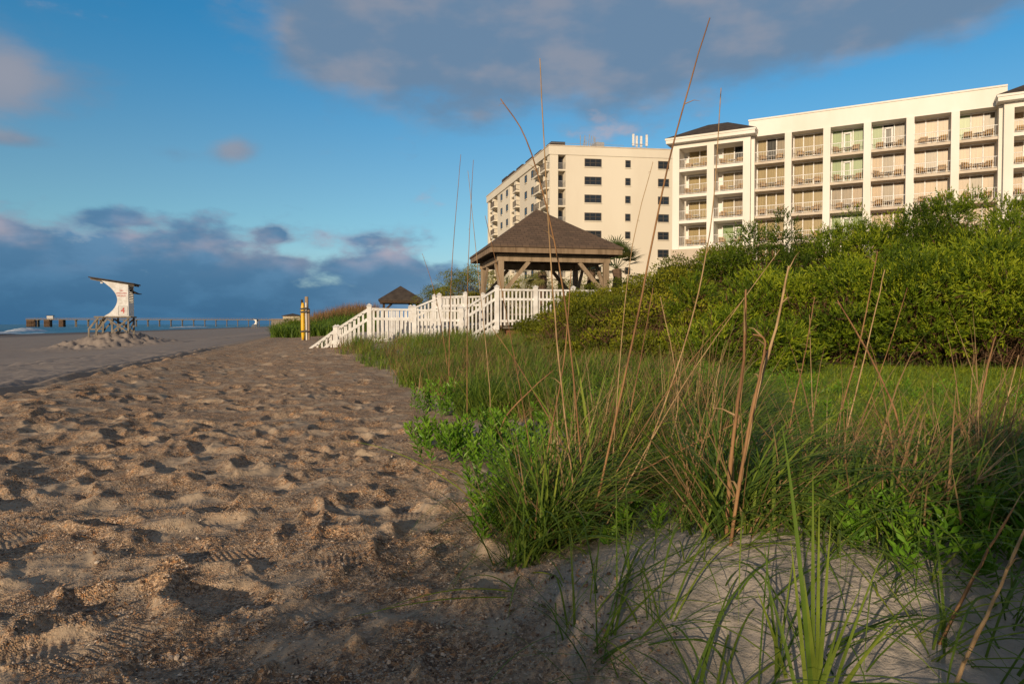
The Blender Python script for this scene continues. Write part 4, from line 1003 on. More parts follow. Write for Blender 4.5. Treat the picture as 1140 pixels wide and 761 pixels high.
def shrub(px, Y, top, wx, kind, label, seed, dens=1.0, wy=None, base=None, brown=.0, grp='evergreen shrubs massed on the dune'):
    c = P(px, top, Y); z0 = gzf(c.x, c.y) - .05; h = c.z - z0; wy = wy or wx * .85
    t = empty('evergreen_shrub', (c.x, c.y, z0)); tag(t, label, 'shrub', grp)
    if kind == 'j':
        n = int(5200 * dens * max(.5, wx * h / 5)); p, d, cl, rr_, rn, lc = shrub_crown(c.x, c.y, 0, h, wx, wy, 'j', seed, n)
        up = unit(d * .9 + np.array([.1, 0, .45]) + rn.normal(0, .30, d.shape)); K = 9
        tw = (p[:, None] + up[:, None] * (np.linspace(0, .16, K)[None, :, None] * rn.uniform(.6, 1.4, (n, 1, 1)))).reshape(-1, 3)
        dd = unit(up[:, None] * .9 + rn.normal(0, .48, (n, K, 3))).reshape(-1, 3)
        V, Fq = kites(tw, dd, rn.uniform(.045, .085, n * K), .019, rn, N=np.repeat(unit(d + np.array([0, 0, .3])), K, 0) + rn.normal(0, .38, (n * K, 3)))
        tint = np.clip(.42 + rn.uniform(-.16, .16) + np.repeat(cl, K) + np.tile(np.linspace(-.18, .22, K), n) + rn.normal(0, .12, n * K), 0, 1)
        if brown:
            pass
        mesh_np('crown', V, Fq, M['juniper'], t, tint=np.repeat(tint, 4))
    else:
        n = int(30000 * dens * max(.5, wx * h / 4)); p, d, cl, rr_, rn, lc = shrub_crown(c.x, c.y, 0, h, wx, wy, 'y', seed, n)
        dd = unit(d * .5 + np.array([0, 0, .5]) + rn.normal(0, .7, d.shape))
        V, Fq = kites(p + rn.normal(0, .02, p.shape), dd, rn.uniform(.035, .065, n), rn.uniform(.018, .032, n), rn, N=d + np.array([0, 0, .3]) + rn.normal(0, .42, d.shape))
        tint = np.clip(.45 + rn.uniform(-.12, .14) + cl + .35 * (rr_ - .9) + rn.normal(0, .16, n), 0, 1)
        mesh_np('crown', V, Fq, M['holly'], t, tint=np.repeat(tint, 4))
    mb = MB()
    for i in range(14):
        q = lc[i]; b0 = Vector((q[0] * .22, q[1] * .22, 0)); m_ = Vector((q[0] * .55, q[1] * .55, q[2] * .5)); e_ = Vector(q)
        mb.tube([b0, m_ + Vector((0, 0, -.05)), e_], [.04, .025, .008], 5)
    mb.build('branches', M['bark'], t)
    # brown dead inner twigs that show in the gaps between the leafy sprays
    m_ = int(2600 * dens * max(.5, wx * h / 5)); q = unit(rn.normal(0, 1, (m_, 3))) * rn.uniform(.35, .80, (m_, 1)) * np.array([wx, wy, .46 * h]) + np.array([0, 0, .47 * h]); q[:, 2] = np.maximum(q[:, 2], .05)
    dv = unit(q * np.array([1, 1, .4]) + rn.normal(0, .6, q.shape)); V, Fq = kites(q, dv, rn.uniform(.15, .38, m_), rn.uniform(.012, .03, m_), rn); mesh_np('inner_twigs', V, Fq, M['twig'], t)
    # bare dead twigs low on the side that faces the beach
    tb = MB(); rr2 = random.Random(seed)
    for i in range(60):
        a = rr2.uniform(-2.6, -.5); x0_, y0_ = math.cos(a) * wx * rr2.uniform(.4, .85), math.sin(a) * wy * rr2.uniform(.4, .85); z_ = rr2.uniform(.05, .5) if i < 34 else rr2.uniform(.2, .62) * h
        e_ = Vector((x0_ * 1.15 + rr2.uniform(-.3, .3), y0_ * 1.1 + rr2.uniform(-.25, .1), z_ + rr2.uniform(.1, .45))); tb.tube([(x0_ * .5, y0_ * .5, z_ * .3), (x0_, y0_, z_), e_], [.012, .007, .003], 4)
    tb.build('dead_twigs', M['twig'], t)
    return t
SH = [  # px, Y, top, halfwidth, kind, label
 (1142, 13.2, 213, 2.2, 'j', 'tall juniper shrub at the far right rising in front of the hotel end roof'),
 (1078, 13.4, 222, 1.5, 'j', 'juniper shrub with pointed tips below the hotel\'s last but one column'),
 (1005, 14.0, 252, 1.5, 'j', 'juniper with an open feathery top under the fifth wide hotel bay'),
 (935, 14.6, 258, 1.6, 'j', 'juniper shrub skyline mound under the middle hotel bays'),
 (862, 15.0, 263, 1.7, 'j', 'rounded green shrub reaching the hotel\'s fourth floor railings'),
 (798, 15.6, 278, 1.5, 'y', 'leafy shrub mound below the left hotel stack of balconies'),
 (748, 16.2, 296, 1.3, 'y', 'leafy shrub in front of the beige base wall at the hotel corner'),
 (700, 17.2, 314, 1.2, 'y', 'low leafy shrub in front of the right end of the cream end wall'),
 (1150, 10.0, 270, 2.0, 'j', 'large near juniper at the right edge over the grassy carpet'),
 (1065, 10.3, 285, 1.6, 'j', 'near juniper in the front row, second bush from the right edge'),
 (985, 10.7, 296, 1.6, 'j', 'near juniper in the front row beside a dark brown twiggy hollow'),
 (910, 11.2, 300, 1.6, 'j', 'near dense green juniper in the middle of the front row'),
 (838, 11.9, 305, 1.5, 'j', 'front-row juniper behind the two thick upright dead stalks'),
 (772, 12.6, 322, 1.5, 'y', 'yellow-green small-leaved shrub left of the thick dead stalks'),
 (712, 13.6, 330, 1.3, 'y', 'yellow-green shrub right of the gazebo, lit along its top'),
 (662, 15.0, 332, 1.25, 'y', 'shrub crowding the right end of the white deck railing'),
 (622, 16.8, 352, 1.0, 'y', 'low shrub in front of the brick base under the gazebo'),
 (650, 18.6, 322, 1.0, 'y', 'shrub touching the gazebo\'s right front post'),
 (760, 9.4, 372, 1.0, 'y', 'low olive shrub directly left of the thick dead stalks\' tips'),
 (692, 10.4, 370, 1.0, 'y', 'low olive shrub at the foot of the yellow-green one right of the gazebo'),
 (632, 12.6, 374, .9, 'y', 'lowest shrub nearest the grass below the deck railing\'s right end'),
 (820, 9.0, 362, .9, 'j', 'low juniper skirt where the bright ground cover begins'),
]
for i, (px, Y, top, wx, kd, lb) in enumerate(SH): shrub(px, Y, top, wx, kd, lb, 100 + i)
# trees and bushes behind
shrub(527, 30, 300, 2.0, 'y', 'dark shrub behind the landing at the gazebo\'s left post', 140, .6, grp='bushes behind the white railings')
shrub(500, 31, 314, 1.6, 'y', 'dark bush sloping down left of the gazebo over the white railing', 141, .6, grp='bushes behind the white railings')
shrub(580, 32, 308, 2.6, 'y', 'dark hedge seen beneath the left half of the gazebo roof', 142, .6, grp='bushes behind the white railings')
shrub(640, 33, 308, 2.2, 'y', 'dark hedge seen beneath the right half of the gazebo roof', 143, .6, grp='bushes behind the white railings')
shrub(325, 46, 358, 1.2, 'j', 'bright green bush at the dune toe left of the yellow board', 144, .5, grp='bushes on the far dune')
shrub(362, 44, 362, 1.7, 'j', 'green bush between the yellow board and the beach stair', 145, .5, grp='bushes on the far dune')
shrub(382, 75, 348, 2.2, 'y', 'dark bush on the dune below the far grey-roofed house', 146, .4, grp='bushes on the far dune')
shrub(352, 60, 352, 3.2, 'y', 'broad olive bush crowning the dune behind the yellow board', 147, .4, grp='bushes on the far dune')

# ================================================================== GRASSES
def blades(bx, by, bz, L, W, az_, lean, curl, tint, nseg=6, dirs=None):
    """arching ribbon blades; lean is the start angle from upright, curl the added bend"""
    n = len(bx); s = np.linspace(0, 1, nseg + 1)
    ang = lean[:, None] + curl[:, None] * s[None] ** 1.3; ds = L[:, None] / nseg
    hx = np.concatenate([np.zeros((n, 1)), np.cumsum(np.sin(ang[:, :-1]) * ds, 1)], 1); hz_ = np.concatenate([np.zeros((n, 1)), np.cumsum(np.cos(ang[:, :-1]) * ds, 1)], 1)
    px = bx[:, None] + hx * np.cos(az_)[:, None]; py = by[:, None] + hx * np.sin(az_)[:, None]; pz = bz[:, None] + hz_
    wprof = (1 - s ** 2.2) * .9 + .08; tw = az_ + math.pi / 2
    wx = np.cos(tw)[:, None] * W[:, None] * wprof / 2; wy = np.sin(tw)[:, None] * W[:, None] * wprof / 2
    Vl = np.stack([px - wx, py - wy, pz], -1); Vr = np.stack([px + wx, py + wy, pz + W[:, None] * .25 * wprof], -1)
    V = np.stack([Vl, Vr], 2).reshape(-1, 3); b0 = (np.arange(n) * 2 * (nseg + 1))[:, None]; k = np.arange(nseg)[None] * 2
    Fq = np.stack([b0 + k, b0 + k + 1, b0 + k + 3, b0 + k + 2], -1).reshape(-1, 4)
    return V, Fq, np.repeat(tint, 2 * (nseg + 1))
def in_dune(x, y): return U(x, y)
def edge_u(y): return -0.75 + 1.0 * ss(y, 12, 19) + .45 * (1 - ss(y, 1.5, 4)) + .25 * vn(y * .35, y * 0, 5) - .45 * np.exp(-((y - 6) / 2.2) ** 2)
def scatter(n, y0, y1, a0, a1, rn, pw=1.0):
    Y = y0 * (y1 / y0) ** (rn.random(n) ** pw); px = rn.uniform(a0, a1, n); X_ = (px - 570) / F * Y; return X_, Y, px
wind = R(20)
def field(name, label, cat, n, y0, y1, a0, a1, seed, lmin, lmax, wid, mat_, tufts=None, cond=None, lean=.25, curl=1.3, nseg=5, spread=.05, tmu=.5, per=None):
    rn = np.random.default_rng(seed)
    if tufts:
        tx, ty, _ = scatter(tufts, y0, y1, a0, a1, rn)
        if cond is not None: k = cond(tx, ty, _); tx, ty = tx[k], ty[k]
        i = rn.integers(0, len(tx), n); x = tx[i] + rn.normal(0, spread, n); y = ty[i] + rn.normal(0, spread, n); tt = rn.normal(0, .15, len(tx))[i]
    else:
        x, y, q = scatter(n, y0, y1, a0, a1, rn)
        if cond is not None: k = cond(x, y, q); x, y = x[k], y[k]
        tt = 0.15 * fbm(x * .7, y * .7, 3, 3)
    n = len(x); z = ground_at(x, y) - .015
    L = rn.uniform(lmin, lmax, n) * (.8 + .4 * (vn(x * 1.3, y * 1.3, 77) + .5)); az_ = rn.uniform(0, 2 * np.pi, n); k = rn.random(n) < .28; az_[k] = rn.normal(wind, .7, k.sum())
    V, Fq, T = blades(x, y, z, L, wid * rn.uniform(.6, 1.3, n), az_, np.abs(rn.normal(lean, .2, n)), np.abs(rn.normal(curl, .5, n)), np.clip(tmu + tt + rn.normal(0, .17, n), 0, 1), nseg)
    o = mesh_np(name, V, Fq, mat_, tint=T, smooth=True); tag(o, label, cat, kind='stuff'); return o
def bare(x, y, px):
    """sand left open in the foreground"""
    py = 361 + F * (EYE - gz(x, y)) / y
    py = py + 105 * vn(x * 2.6, y * 2.6, 33) + 40 * vn(x * 9, y * 9, 34)
    s1 = (py > 612 - 25 * ss(px, 620, 700) + 30 * ss(px, 760, 840)) & (px > 540) & (px < 860)
    s2 = (py > 628) & (px >= 860)
    s0 = (px <= 560) & (py > 520)
    return s1 | s2 | s0
def veg(x, y, px): 
    u = U(x, y); e = edge_u(y); return (u < e - .35 + .5 * vn(x * 1.1, y * 1.1, 15)) & ~bare(x, y, px)
sw = 1.9
field('dune_grass', 'long arching green dune grass covering the near dune', 'grass', 7000, 2.0, 6.5, 480, 1260, 1, .25, .66, .0085, M['grass'], tufts=300, cond=lambda x, y, q: veg(x, y, q) & (q < 830), nseg=8, spread=.05, lean=.55, curl=1.6, tmu=.56)
field('dune_grass', 'shorter dune grass in front of the bright ground cover at right', 'grass', 4200, 2.0, 3.4, 820, 1260, 14, .18, .42, .008, M['grass'], tufts=180, cond=veg, nseg=7, spread=.05, lean=.6, curl=1.6, tmu=.5)
field('dune_grass', 'mid-distance dune grass running along the white railing', 'grass', 30000, 6.0, 19.0, 330, 1100, 2, .25, .52, .009, M['grass'], tufts=1800, cond=lambda x, y, q: (U(x, y) < edge_u(y) - .1 + .4 * vn(x, y, 16)) & ((q < 740) | (y < 5)), nseg=5, spread=.08, lean=.4, tmu=.58)
field('dry_grass', 'straw-coloured dead blades mixed through the dune grass', 'grass', 5200, 2.0, 17.0, 470, 1240, 3, .25, .60, .0048, M['drygrass'], tufts=600, cond=lambda x, y, q: veg(x, y, q) & ((q < 800) | ((y < 3.3) & (rng.random(len(q)) < .30))), lean=.75, curl=.6, nseg=5, spread=.06)
field('dry_grass', 'straw-coloured dead blades in the grass along the white railing', 'grass', 9000, 7.0, 19.0, 350, 760, 13, .22, .50, .008, M['drygrass'], tufts=900, cond=lambda x, y, q: (U(x, y) < edge_u(y) - .2), lean=.5, curl=.7, nseg=4, spread=.08, tmu=.35)
field('dead_stems', 'tangle of thin bent dead stems among the green blades', 'grass', 520, 2.2, 5.5, 570, 1150, 15, .35, .85, .0048, M['drygrass'], tufts=110, cond=lambda x, y, q: veg(x, y, q) & ((q < 800) | ((y < 2.9) & (rng.random(len(q)) < .35))), lean=.45, curl=.35, nseg=5, spread=.05, tmu=.45)
field('grass_carpet', 'dense short bright green ground cover below the junipers', 'ground cover', 90000, 3.3, 10.5, 790, 1300, 4, .06, .14, .012, M['carpet'], cond=lambda x, y, q: (U(x, y) < -2.0) & (y > 3.6 + .8 * vn(x * .8, y * .1, 8)), lean=.9, curl=1.1, nseg=3, tmu=.66)
field('low_grass', 'short thin grass and weeds over the dune sand', 'grass', 26000, 2.2, 18, 400, 1260, 5, .08, .28, .006, M['grass'], cond=veg, lean=.5, curl=1.0, nseg=3)
field('far_dune_grass', 'grass on the dune behind the yellow board', 'grass', 22000, 38, 75, 300, 420, 6, .45, .95, .05, M['grass'], cond=lambda x, y, q: U(x, y) < 3.2, nseg=3, tmu=.42)
field('far_dune_reeds', 'brown reeds standing on the far dune crest', 'grass', 6000, 48, 75, 330, 420, 9, .8, 1.4, .03, M['drygrass'], cond=lambda x, y, q: U(x, y) < 1.5, nseg=3, tmu=.1, lean=.1, curl=.3)
# sparse blades over the open sand in front
field('sprawling_grass', 'thin green runners curling over the open sand', 'grass', 620, 1.35, 2.7, 545, 1200, 7, .25, .62, .0055, M['grass'], tufts=60, lean=.95, curl=1.5, nseg=9, spread=.03, cond=lambda x, y, q: U(x, y) < -.55)

# dune grass added out of view behind the camera to throw streaky shade forward
def behind():
    rn = np.random.default_rng(12); n = 4200; m = 46; tx, ty = rn.uniform(-2.6, .9, m), rn.uniform(-3.6, -1.2, m); i = rn.integers(0, m, n)
    x, y = tx[i] + rn.normal(0, .08, n), ty[i] + rn.normal(0, .08, n)
    k = rn.random(n) < .5; j = rn.integers(0, 14, n); ax, ay = rn.normal(-1.65, .3, 14), rn.normal(-1.45, .4, 14); x[k] = ax[j[k]] + rn.normal(0, .06, k.sum()); y[k] = ay[j[k]] + rn.normal(0, .06, k.sum())
    V, Fq, T = blades(x, y, gz(x, y) - .02, rn.uniform(.6, 1.35, n), rn.uniform(.008, .014, n), rn.uniform(0, 6.28, n), np.abs(rn.normal(.2, .15, n)), np.abs(rn.normal(.6, .3, n)), rn.uniform(.2, .8, n), 6)
    o = mesh_np('dune_grass', V, Fq, M['grass'], tint=T, smooth=True); tag(o, 'unseen dune grass added behind the camera to shade the foreground', 'grass', kind='stuff')
behind()

shx = shrub(570, 1, 300, .1, 'j', 'unseen juniper added behind the camera for its shade', 160, .05) if False else None
def shade_shrub():  # unseen juniper put in for the shadow of whoever holds the camera
    t = empty('evergreen_shrub', (.12, -1.55, gzf(.12, -1.55))); tag(t, 'narrow unseen juniper added behind the camera to cast shade at lower right', 'shrub')
    p, d, cl, rr_, rn, lc = shrub_crown(0, 0, 0, 1.32, .36, .36, 'j', 160, 3000); up = unit(d * .8 + np.array([.1, 0, .8])); K = 8
    tw = (p[:, None] + up[:, None] * (np.linspace(0, .16, K)[None, :, None])).reshape(-1, 3); dd = unit(up[:, None] * .9 + rn.normal(0, .55, (len(p), K, 3))).reshape(-1, 3)
    V, Fq = kites(tw, dd, rn.uniform(.04, .08, len(tw)), .015, rn); mesh_np('crown', V, Fq, M['juniper'], t, tint=np.full(len(V), .5))
    MB().tube([(0, 0, -.1), (.03, 0, .8), (0, 0, 1.5)], [.05, .03, .01], 6).build('trunk', M['bark'], t)
shade_shrub()
def leafcover(label, n, y0, y1, a0, a1, seed, hmax, cond):
    rn = np.random.default_rng(seed); x, y, q = scatter(n // 12, y0, y1, a0, a1, rn); k = cond(x, y, q) & (vn(x * 1.7, y * 1.7, seed) > -.12); x, y = x[k], y[k]; m = len(x); K = 12
    z = ground_at(x, y); hh = hmax * rn.uniform(.3, 1, m); dr = rn.normal(0, .35, (m, 2)); s = np.linspace(.15, 1, K)
    Pt = np.stack([x[:, None] + dr[:, :1] * hh[:, None] * s, y[:, None] + dr[:, 1:] * hh[:, None] * s, z[:, None] + hh[:, None] * s], -1).reshape(-1, 3)
    a = (np.arange(K) * 2.4)[None] + rn.uniform(0, 6, (m, 1)); D = unit(np.stack([np.cos(a), np.sin(a), .5 + .6 * s[None] + 0 * a], -1)).reshape(-1, 3)
    V, Fq = kites(Pt, D, rn.uniform(.03, .055, len(Pt)), rn.uniform(.010, .017, len(Pt)), rn)
    T = np.clip(.4 + np.repeat(rn.normal(0, .15, m), K) + np.tile(s * .25, m), 0, 1); o = mesh_np('leafy_ground_cover', V, Fq, M['elder'], tint=np.repeat(T, 4)); tag(o, label, 'ground cover', kind='stuff')
leafcover('leafy weeds creeping over the shaded sand at lower right', 7000, 1.7, 3.6, 780, 1200, 23, .12, lambda x, y, q: U(x, y) < -.8)
leafcover('darker leafy patches breaking up the bright ground cover', 12000, 3.6, 8.5, 800, 1250, 24, .16, lambda x, y, q: vn(x * 1.1, y * 1.1, 44) > .08)
leafcover('leafy green ground cover between the grass and the sand', 42000, 3.0, 9.0, 470, 800, 21, .22, lambda x, y, q: veg(x, y, q))

# leafy weeds
def leafy(px, py, Y, h, n, label, seed, m='elder'):
    rn = np.random.default_rng(seed); c = P(px, py, Y); z0 = G(c.x, c.y)
    t = empty('leafy_dune_plant', (c.x, c.y, z0)); tag(t, label, 'plant', 'leafy green plants at the edge of the sand')
    mb = MB(); Pt, D, T = [], [], []
    for s_ in range(n):
        a = rn.uniform(0, 6.28); ln = rn.uniform(.1, .8); b0 = Vector((rn.normal(0, .11), rn.normal(0, .11), -.02)); hh = h * rn.uniform(.55, 1.05)
        e_ = b0 + Vector((math.cos(a) * ln * hh * .6, math.sin(a) * ln * hh * .6, hh)); mb.tube([b0, b0.lerp(e_, .5) + Vector((0, 0, .02)), e_], [.004, .003, .002], 4)
        dr = (e_ - b0).normalized(); m_ = int(26 * hh / h)
        for k in range(m_):
            f_ = .15 + .85 * k / m_; q = b0.lerp(e_, f_); an = k * 2.399; sd_ = Vector((math.cos(an), math.sin(an), 0)); Pt.append(q); D.append((dr * (.55 + f_ * .5) + sd_ * .8).normalized()); T.append(.35 + .4 * f_ + rn.normal(0, .12))
    Pt, D = np.array([tuple(p) for p in Pt]), np.array([tuple(p) for p in D]); V, Fq = kites(Pt, D, rn.uniform(.035, .06, len(Pt)), rn.uniform(.013, .021, len(Pt)), rn)
    mb.tube([(0, 0, -.05), (0, 0, .012)], .012, 5); mb.build('stems', M['elder_stem'], t); mesh_np('leaves', V, Fq, M[m], t, tint=np.repeat(np.clip(T, 0, 1), 4))
M['elder_stem'] = mat('elder_stem', (.10, .14, .03), .6, .3)
LP = [(492, 480, 4.6, .24, 26, 'lowest-lying leafy plant, the leftmost one jutting onto the sand'), (520, 500, 4.2, .26, 28, 'leafy plant just right of the leftmost jutting one'), (545, 470, 4.9, .27, 28, 'leafy plant behind the jutting pair at the sand edge'),
      (552, 560, 3.1, .26, 13, 'tall leafy stems standing alone at the near sand edge'), (563, 620, 2.7, .20, 9, 'nearest leafy stems rooted by the shell sand'), (575, 520, 3.7, .27, 24, 'leafy plant between the sand edge and the tall thin stalks'),
      (600, 490, 4.2, .28, 20, 'leafy clump at the foot of the tall thin stalks'), (478, 432, 6.8, .32, 14, 'small leafy plant farther back along the sand edge'), (505, 440, 6.4, .34, 14, 'leafy plant behind a dry stem at the bend of the sand edge'),
      (690, 622, 2.5, .12, 6, 'small round-leaved sprig on the open sand in front'), (1030, 600, 2.2, .13, 8, 'leafy weed in the shaded sand at lower right'), (1125, 640, 1.9, .12, 7, 'leafy weed at the right edge of the picture'), (960, 600, 2.3, .16, 6, 'small weed sprouting right of the bright tuft')]
for i, (px, py, Y, h, n, lb) in enumerate(LP): leafy(px, py, Y, h, n, lb, 300 + i)

# bright tufts in the foreground, each a plant of its own
def tuft(px, py, Y, spec, label, seed, wid=.011, m='tuft'):
    """spec: list of blade tips (px, py, Y) with a bow height"""
    rn = np.random.default_rng(seed); b0 = P(px, py, Y); b0.z = G(b0.x, b0.y) - .02; t = empty('grass_tuft', b0); tag(t, label, 'grass tuft', 'bright grass tufts in the foreground')
    for k, (tx, ty, tY, bow) in enumerate(spec):
        e_ = P(tx, ty, tY) - b0; m_ = e_ * .5 + Vector((0, 0, bow)); N = 10; w_ = wid * rn.uniform(.7, 1.1); V, Fq = [], []
        off = Vector((rn.normal(0, .012), rn.normal(0, .012), 0)); view = Vector((0, 1, .3))
        for i in range(N + 1):
            s = i / N; q = off * (1 - s) + 2 * (1 - s) * s * m_ + s * s * e_; dr = (2 * (1 - 2 * s) * m_ + 2 * s * e_).normalized(); sd_ = dr.cross(view).normalized() * w_ / 2 * ((1 - s ** 2.5) * .92 + .06); fold = view.normalized() * w_ * .18 * (1 - s)
            V += [q - sd_, q + fold, q + sd_]
        for i in range(N): Fq += [(3 * i, 3 * i + 1, 3 * i + 4, 3 * i + 3), (3 * i + 1, 3 * i + 2, 3 * i + 5, 3 * i + 4)]
        mesh_np('blade', [tuple(v) for v in V], Fq, M['grass'], t, smooth=True, tint=np.full(len(V), np.clip(.75 + rn.normal(0, .15), 0, 1)))
tuft(905, 765, 1.28, [(870, 470, 1.35, .12), (912, 560, 1.3, .02), (925, 580, 1.25, .01), (880, 600, 1.3, .03), (985, 610, 1.3, .04), (1000, 690, 1.2, .05), (935, 690, 1.2, .0), (850, 640, 1.4, .06), (895, 640, 1.3, .01), (960, 650, 1.35, .04), (1040, 650, 1.5, .10), (905, 520, 1.45, .05)], 'tall bright green grass tuft in the near foreground right of centre', 1)
tuft(870, 735, 1.45, [(850, 600, 1.5, .03), (842, 655, 1.4, .02), (885, 610, 1.55, .02), (865, 690, 1.4, .03)], 'small upright grass tuft just left of the tall bright one', 2, .008)
tuft(635, 715, 1.6, [(760, 610, 2.0, .02), (850, 575, 2.1, .12), (700, 660, 1.7, .03)], 'long bowed grass blades sweeping right across the open sand', 3, .010)
tuft(580, 640, 2.2, [(615, 690, 1.9, .04), (565, 690, 1.8, .06), (600, 600, 2.3, .03), (640, 660, 2.0, .07), (655, 700, 1.85, .05)], 'drooping grass tuft curling down to the sand near the centre', 4, .008)
tuft(1035, 600, 2.1, [(1010, 520, 2.2, .02), (1060, 500, 2.2, .03), (1030, 540, 2.0, .01), (1085, 560, 2.0, .08), (985, 560, 2.1, .05)], 'upright grass tuft in shade at the lower right', 5, .010)
tuft(575, 640, 2.1, [(380, 690, 1.75, .05), (420, 680, 1.8, .07), (500, 655, 1.9, .10)], 'thin runners reaching left over the shell sand', 6, .006)
tuft(560, 560, 2.9, [(465, 600, 2.4, .12), (520, 640, 2.2, .10), (470, 520, 2.7, .16), (380, 490, 2.7, .16)], 'few long bowed blades arching left over the sand edge', 7, .007)
tuft(665, 520, 3.0, [(585, 425, 2.9, .15), (640, 395, 3.0, .16), (760, 470, 2.9, .25), (720, 440, 3.0, .18), (600, 500, 2.7, .25), (655, 560, 2.6, .22), (700, 545, 2.6, .2), (560, 470, 2.9, .2)], 'large fountain-like blue-green grass tuft left of the thick dead stalks', 8, .014)

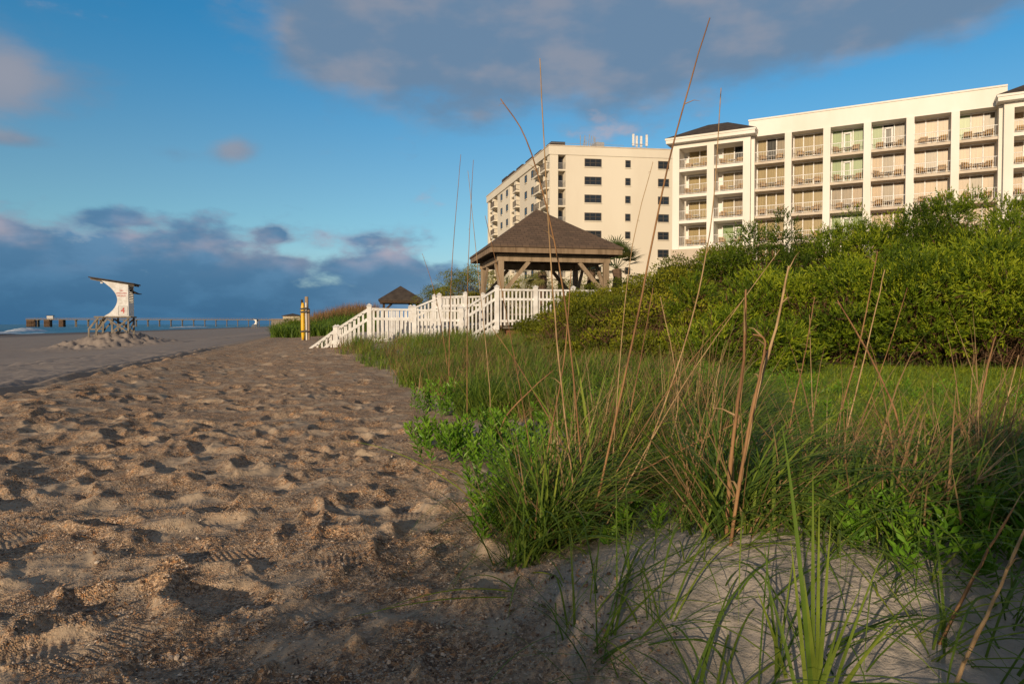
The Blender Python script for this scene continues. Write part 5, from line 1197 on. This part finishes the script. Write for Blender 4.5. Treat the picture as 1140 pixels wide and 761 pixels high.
# ================================================================== DEAD STALKS OF SEA OATS
SK = [ # base (px,py,Y), points..., tip, thickness px, label
 ([(640, 560, 2.6), (622, 400, 2.55), (610, 240, 2.5), (601, 65, 2.45)], 3.2, 'tall thin stalk rising left of the cream block and above its roofline'),
 ([(652, 575, 2.7), (628, 330, 2.6), (592, 172, 2.55), (557, 110, 2.5)], 3.2, 'tall stalk bending left across the gazebo roof'),
 ([(655, 600, 2.5), (700, 400, 2.4), (745, 180, 2.3), (790, 20, 2.25)], 3.6, 'tallest stalk, leaning right past the end of the cream block into the sky'),
 ([(700, 560, 2.9), (760, 390, 2.8), (790, 260, 2.7), (803, 98, 2.6)], 2.8, 'thin upright stalk crossing the left hotel balconies'),
 ([(500, 400, 8), (503, 300, 8), (513, 172, 8)], 1.6, 'leftmost fine stalk above the white landing railing'),
 ([(520, 420, 6), (521, 300, 6), (527, 178, 6)], 1.6, 'fine stalk crossing the gazebo\'s left eave tip'),
 ([(545, 430, 5), (532, 300, 5), (521, 190, 5)], 1.5, 'fine stalk leaning left in front of the gazebo\'s left post'),
 ([(497, 400, 9), (485, 330, 9), (470, 282, 9)], 1.3, 'short fine stalk leaning left over the far railing'),
 ([(806, 640, 2.0), (815, 500, 2.0), (828, 400, 2.0), (830, 322, 2.0)], 6.5, 'thick upright dead stalk with a bent tip, left one of the thick pair'),
 ([(812, 610, 2.1), (838, 460, 2.1), (864, 365, 2.1), (878, 296, 2.1)], 6.0, 'thick dead stalk leaning right beside the thick upright one'),
 ([(803, 680, 1.9), (826, 520, 1.95), (845, 420, 2.0), (852, 380, 2.0), (838, 372, 2.0)], 5.5, 'thick dead stalk with a hooked top behind the thick pair'),
 ([(1082, 492, 3.6), (1095, 430, 3.6), (1108, 374, 3.6)], 4.0, 'short tan stalk standing in the bright ground cover at right'),
 ([(1110, 490, 3.8), (1125, 430, 3.8), (1134, 395, 3.8)], 2.5, 'thin tan stalk at the right edge beside the short tan one'),
 ([(1000, 470, 3.0), (965, 390, 3.0), (932, 334, 3.0)], 4.0, 'pale stalk slanting up to the left in front of the junipers'),
 ([(925, 500, 3.0), (955, 390, 3.0), (977, 280, 3.0)], 3.2, 'thin stalk leaning right, the left of three close ones at right of centre'),
 ([(935, 510, 3.0), (962, 400, 3.0), (985, 300, 3.0)], 3.0, 'thin stalk leaning right, the middle of three close ones at right of centre'),
 ([(940, 520, 3.1), (985, 400, 3.1), (1010, 320, 3.1)], 2.0, 'fine stalk leaning right, the right of three close ones at right of centre'),
 ([(1043, 722, 1.5), (1085, 640, 1.5), (1128, 565, 1.5)], 6.0, 'brown broken stalk leaning in the lower right corner, upper of two'),
 ([(1062, 765, 1.3), (1105, 670, 1.3), (1150, 570, 1.3)], 8.0, 'thick brown broken stalk at the lower right corner, lower of two'),
 ([(620, 572, 2.7), (720, 520, 2.6), (830, 465, 2.6)], 3.5, 'dead stalk lying low to the right across the green blades'),
 ([(640, 582, 2.6), (690, 545, 2.6), (700, 520, 2.6)], 3.0, 'short dead stem beside the low-lying stalk'),
 ([(672, 590, 2.5), (760, 430, 2.6), (868, 278, 2.7)], 2.4, 'long pale stalk slanting right up to the juniper tops'),
 ([(655, 580, 2.6), (740, 440, 2.6), (830, 330, 2.7)], 2.0, 'long fine stalk slanting right just under the long pale one'),
 ([(596, 590, 2.8), (610, 500, 2.8), (628, 400, 2.8), (636, 300, 2.8)], 3.0, 'straight reddish stalk below the gazebo eave'),
 ([(740, 520, 3.2), (755, 440, 3.2), (735, 330, 3.2)], 2.6, 'dead stalk bending left between the fountain tuft and the thick pair'),
 ([(700, 470, 4.0), (715, 390, 4.0), (727, 320, 4.0)], 2.6, 'fine stalk in front of the yellow-green shrub'),
 ([(880, 470, 3.4), (895, 400, 3.4), (907, 330, 3.4)], 2.6, 'short stalk between the thick pair and the three close ones'),
 ([(905, 480, 3.6), (903, 410, 3.6), (901, 350, 3.6)], 1.8, 'fine vertical stalk right of the thick pair'),
 ([(630, 505, 3.4), (585, 420, 3.4), (548, 365, 3.4)], 2.2, 'dead stem leaning left over the grass in front of the brick base'),
 ([(560, 470, 4.4), (590, 435, 4.4), (616, 412, 4.4)], 3.0, 'short broken stem angled right above the leafy plants'),
 ([(770, 470, 3.2), (745, 540, 2.9), (700, 600, 2.6)], 2.4, 'fallen stem angled down to the left behind the open sand'),
 ([(800, 560, 2.6), (775, 480, 2.8), (755, 440, 2.9)], 3.4, 'short pale stem leaning left against the thick pair'),
 ([(590, 500, 3.6), (560, 330, 3.5), (540, 240, 3.4)], 1.7, 'fine stalk leaning left across the gazebo roof edge'),
 ([(680, 540, 3.0), (700, 300, 2.9), (727, 180, 2.8)], 1.9, 'fine stalk rising over the middle windows of the cream end wall'),
 ([(1030, 560, 2.6), (985, 480, 2.7), (970, 440, 2.7)], 2.2, 'thin bent stalk in the dark shade at right'),
]
for i, (pts, wpx, lb) in enumerate(SK):
    W_ = [P(*q) for q in pts]; b0 = W_[0].copy(); gzz = G(b0.x, b0.y)
    # carry the foot down to the ground below it
    W_ = [Vector((b0.x, b0.y, gzz - .03))] + W_ if b0.z > gzz + .01 else W_
    # smooth path
    path = []
    for k in range(len(W_) - 1):
        p0, p1, p2_, p3 = W_[max(k - 1, 0)], W_[k], W_[k + 1], W_[min(k + 2, len(W_) - 1)]
        for s in range(6):
            u_ = s / 6; path.append(.5 * ((2 * p1) + (-p0 + p2_) * u_ + (2 * p0 - 5 * p1 + 4 * p2_ - p3) * u_ ** 2 + (-p0 + 3 * p1 - 3 * p2_ + p3) * u_ ** 3))
    path.append(W_[-1]); o0 = W_[0].copy(); N = len(path); w0 = wpx / F * pts[0][2] / 2 * .82
    rs = random.Random(i); tall = wpx > 4.5
    rad = [w0 * (1 - .62 * k / (N - 1)) * (1.22 if (k % 5 == 0 and tall) else 1) for k in range(N)]
    path = [q - o0 + Vector((rs.gauss(0, 1), rs.gauss(0, 1), 0)) * w0 * .12 * (0 < k) for k, q in enumerate(path)]
    o = MB().tube(path, rad, 6).build('sea_oat_stalk', M['straw'] if i % 3 else M['straw_pale'], smooth=True); o.location = o0
    tag(o, lb, 'dead stalk', 'dead sea oat stalks standing in the dune grass')
    # dry leaf sheaths and seed remnants
    if N > 8:
        sh_ = MB()
        for k in range(2, N - 1, 3):
            if rs.random() < .4:
                q = path[k]; a = rs.uniform(0, 6.28); l = rs.uniform(.03, .09) * (1.6 if tall else 1); dd = Vector((math.cos(a) * .6, math.sin(a) * .6, rs.uniform(.1, .9))) * l
                sh_.tube([q, q + dd * .6, q + dd + Vector((0, 0, -.012))], [rad[k] * .8, rad[k] * .4, rad[k] * .12], 4)
        if sh_.v: sh_.build('dry_leaf', M['straw_pale'], o)
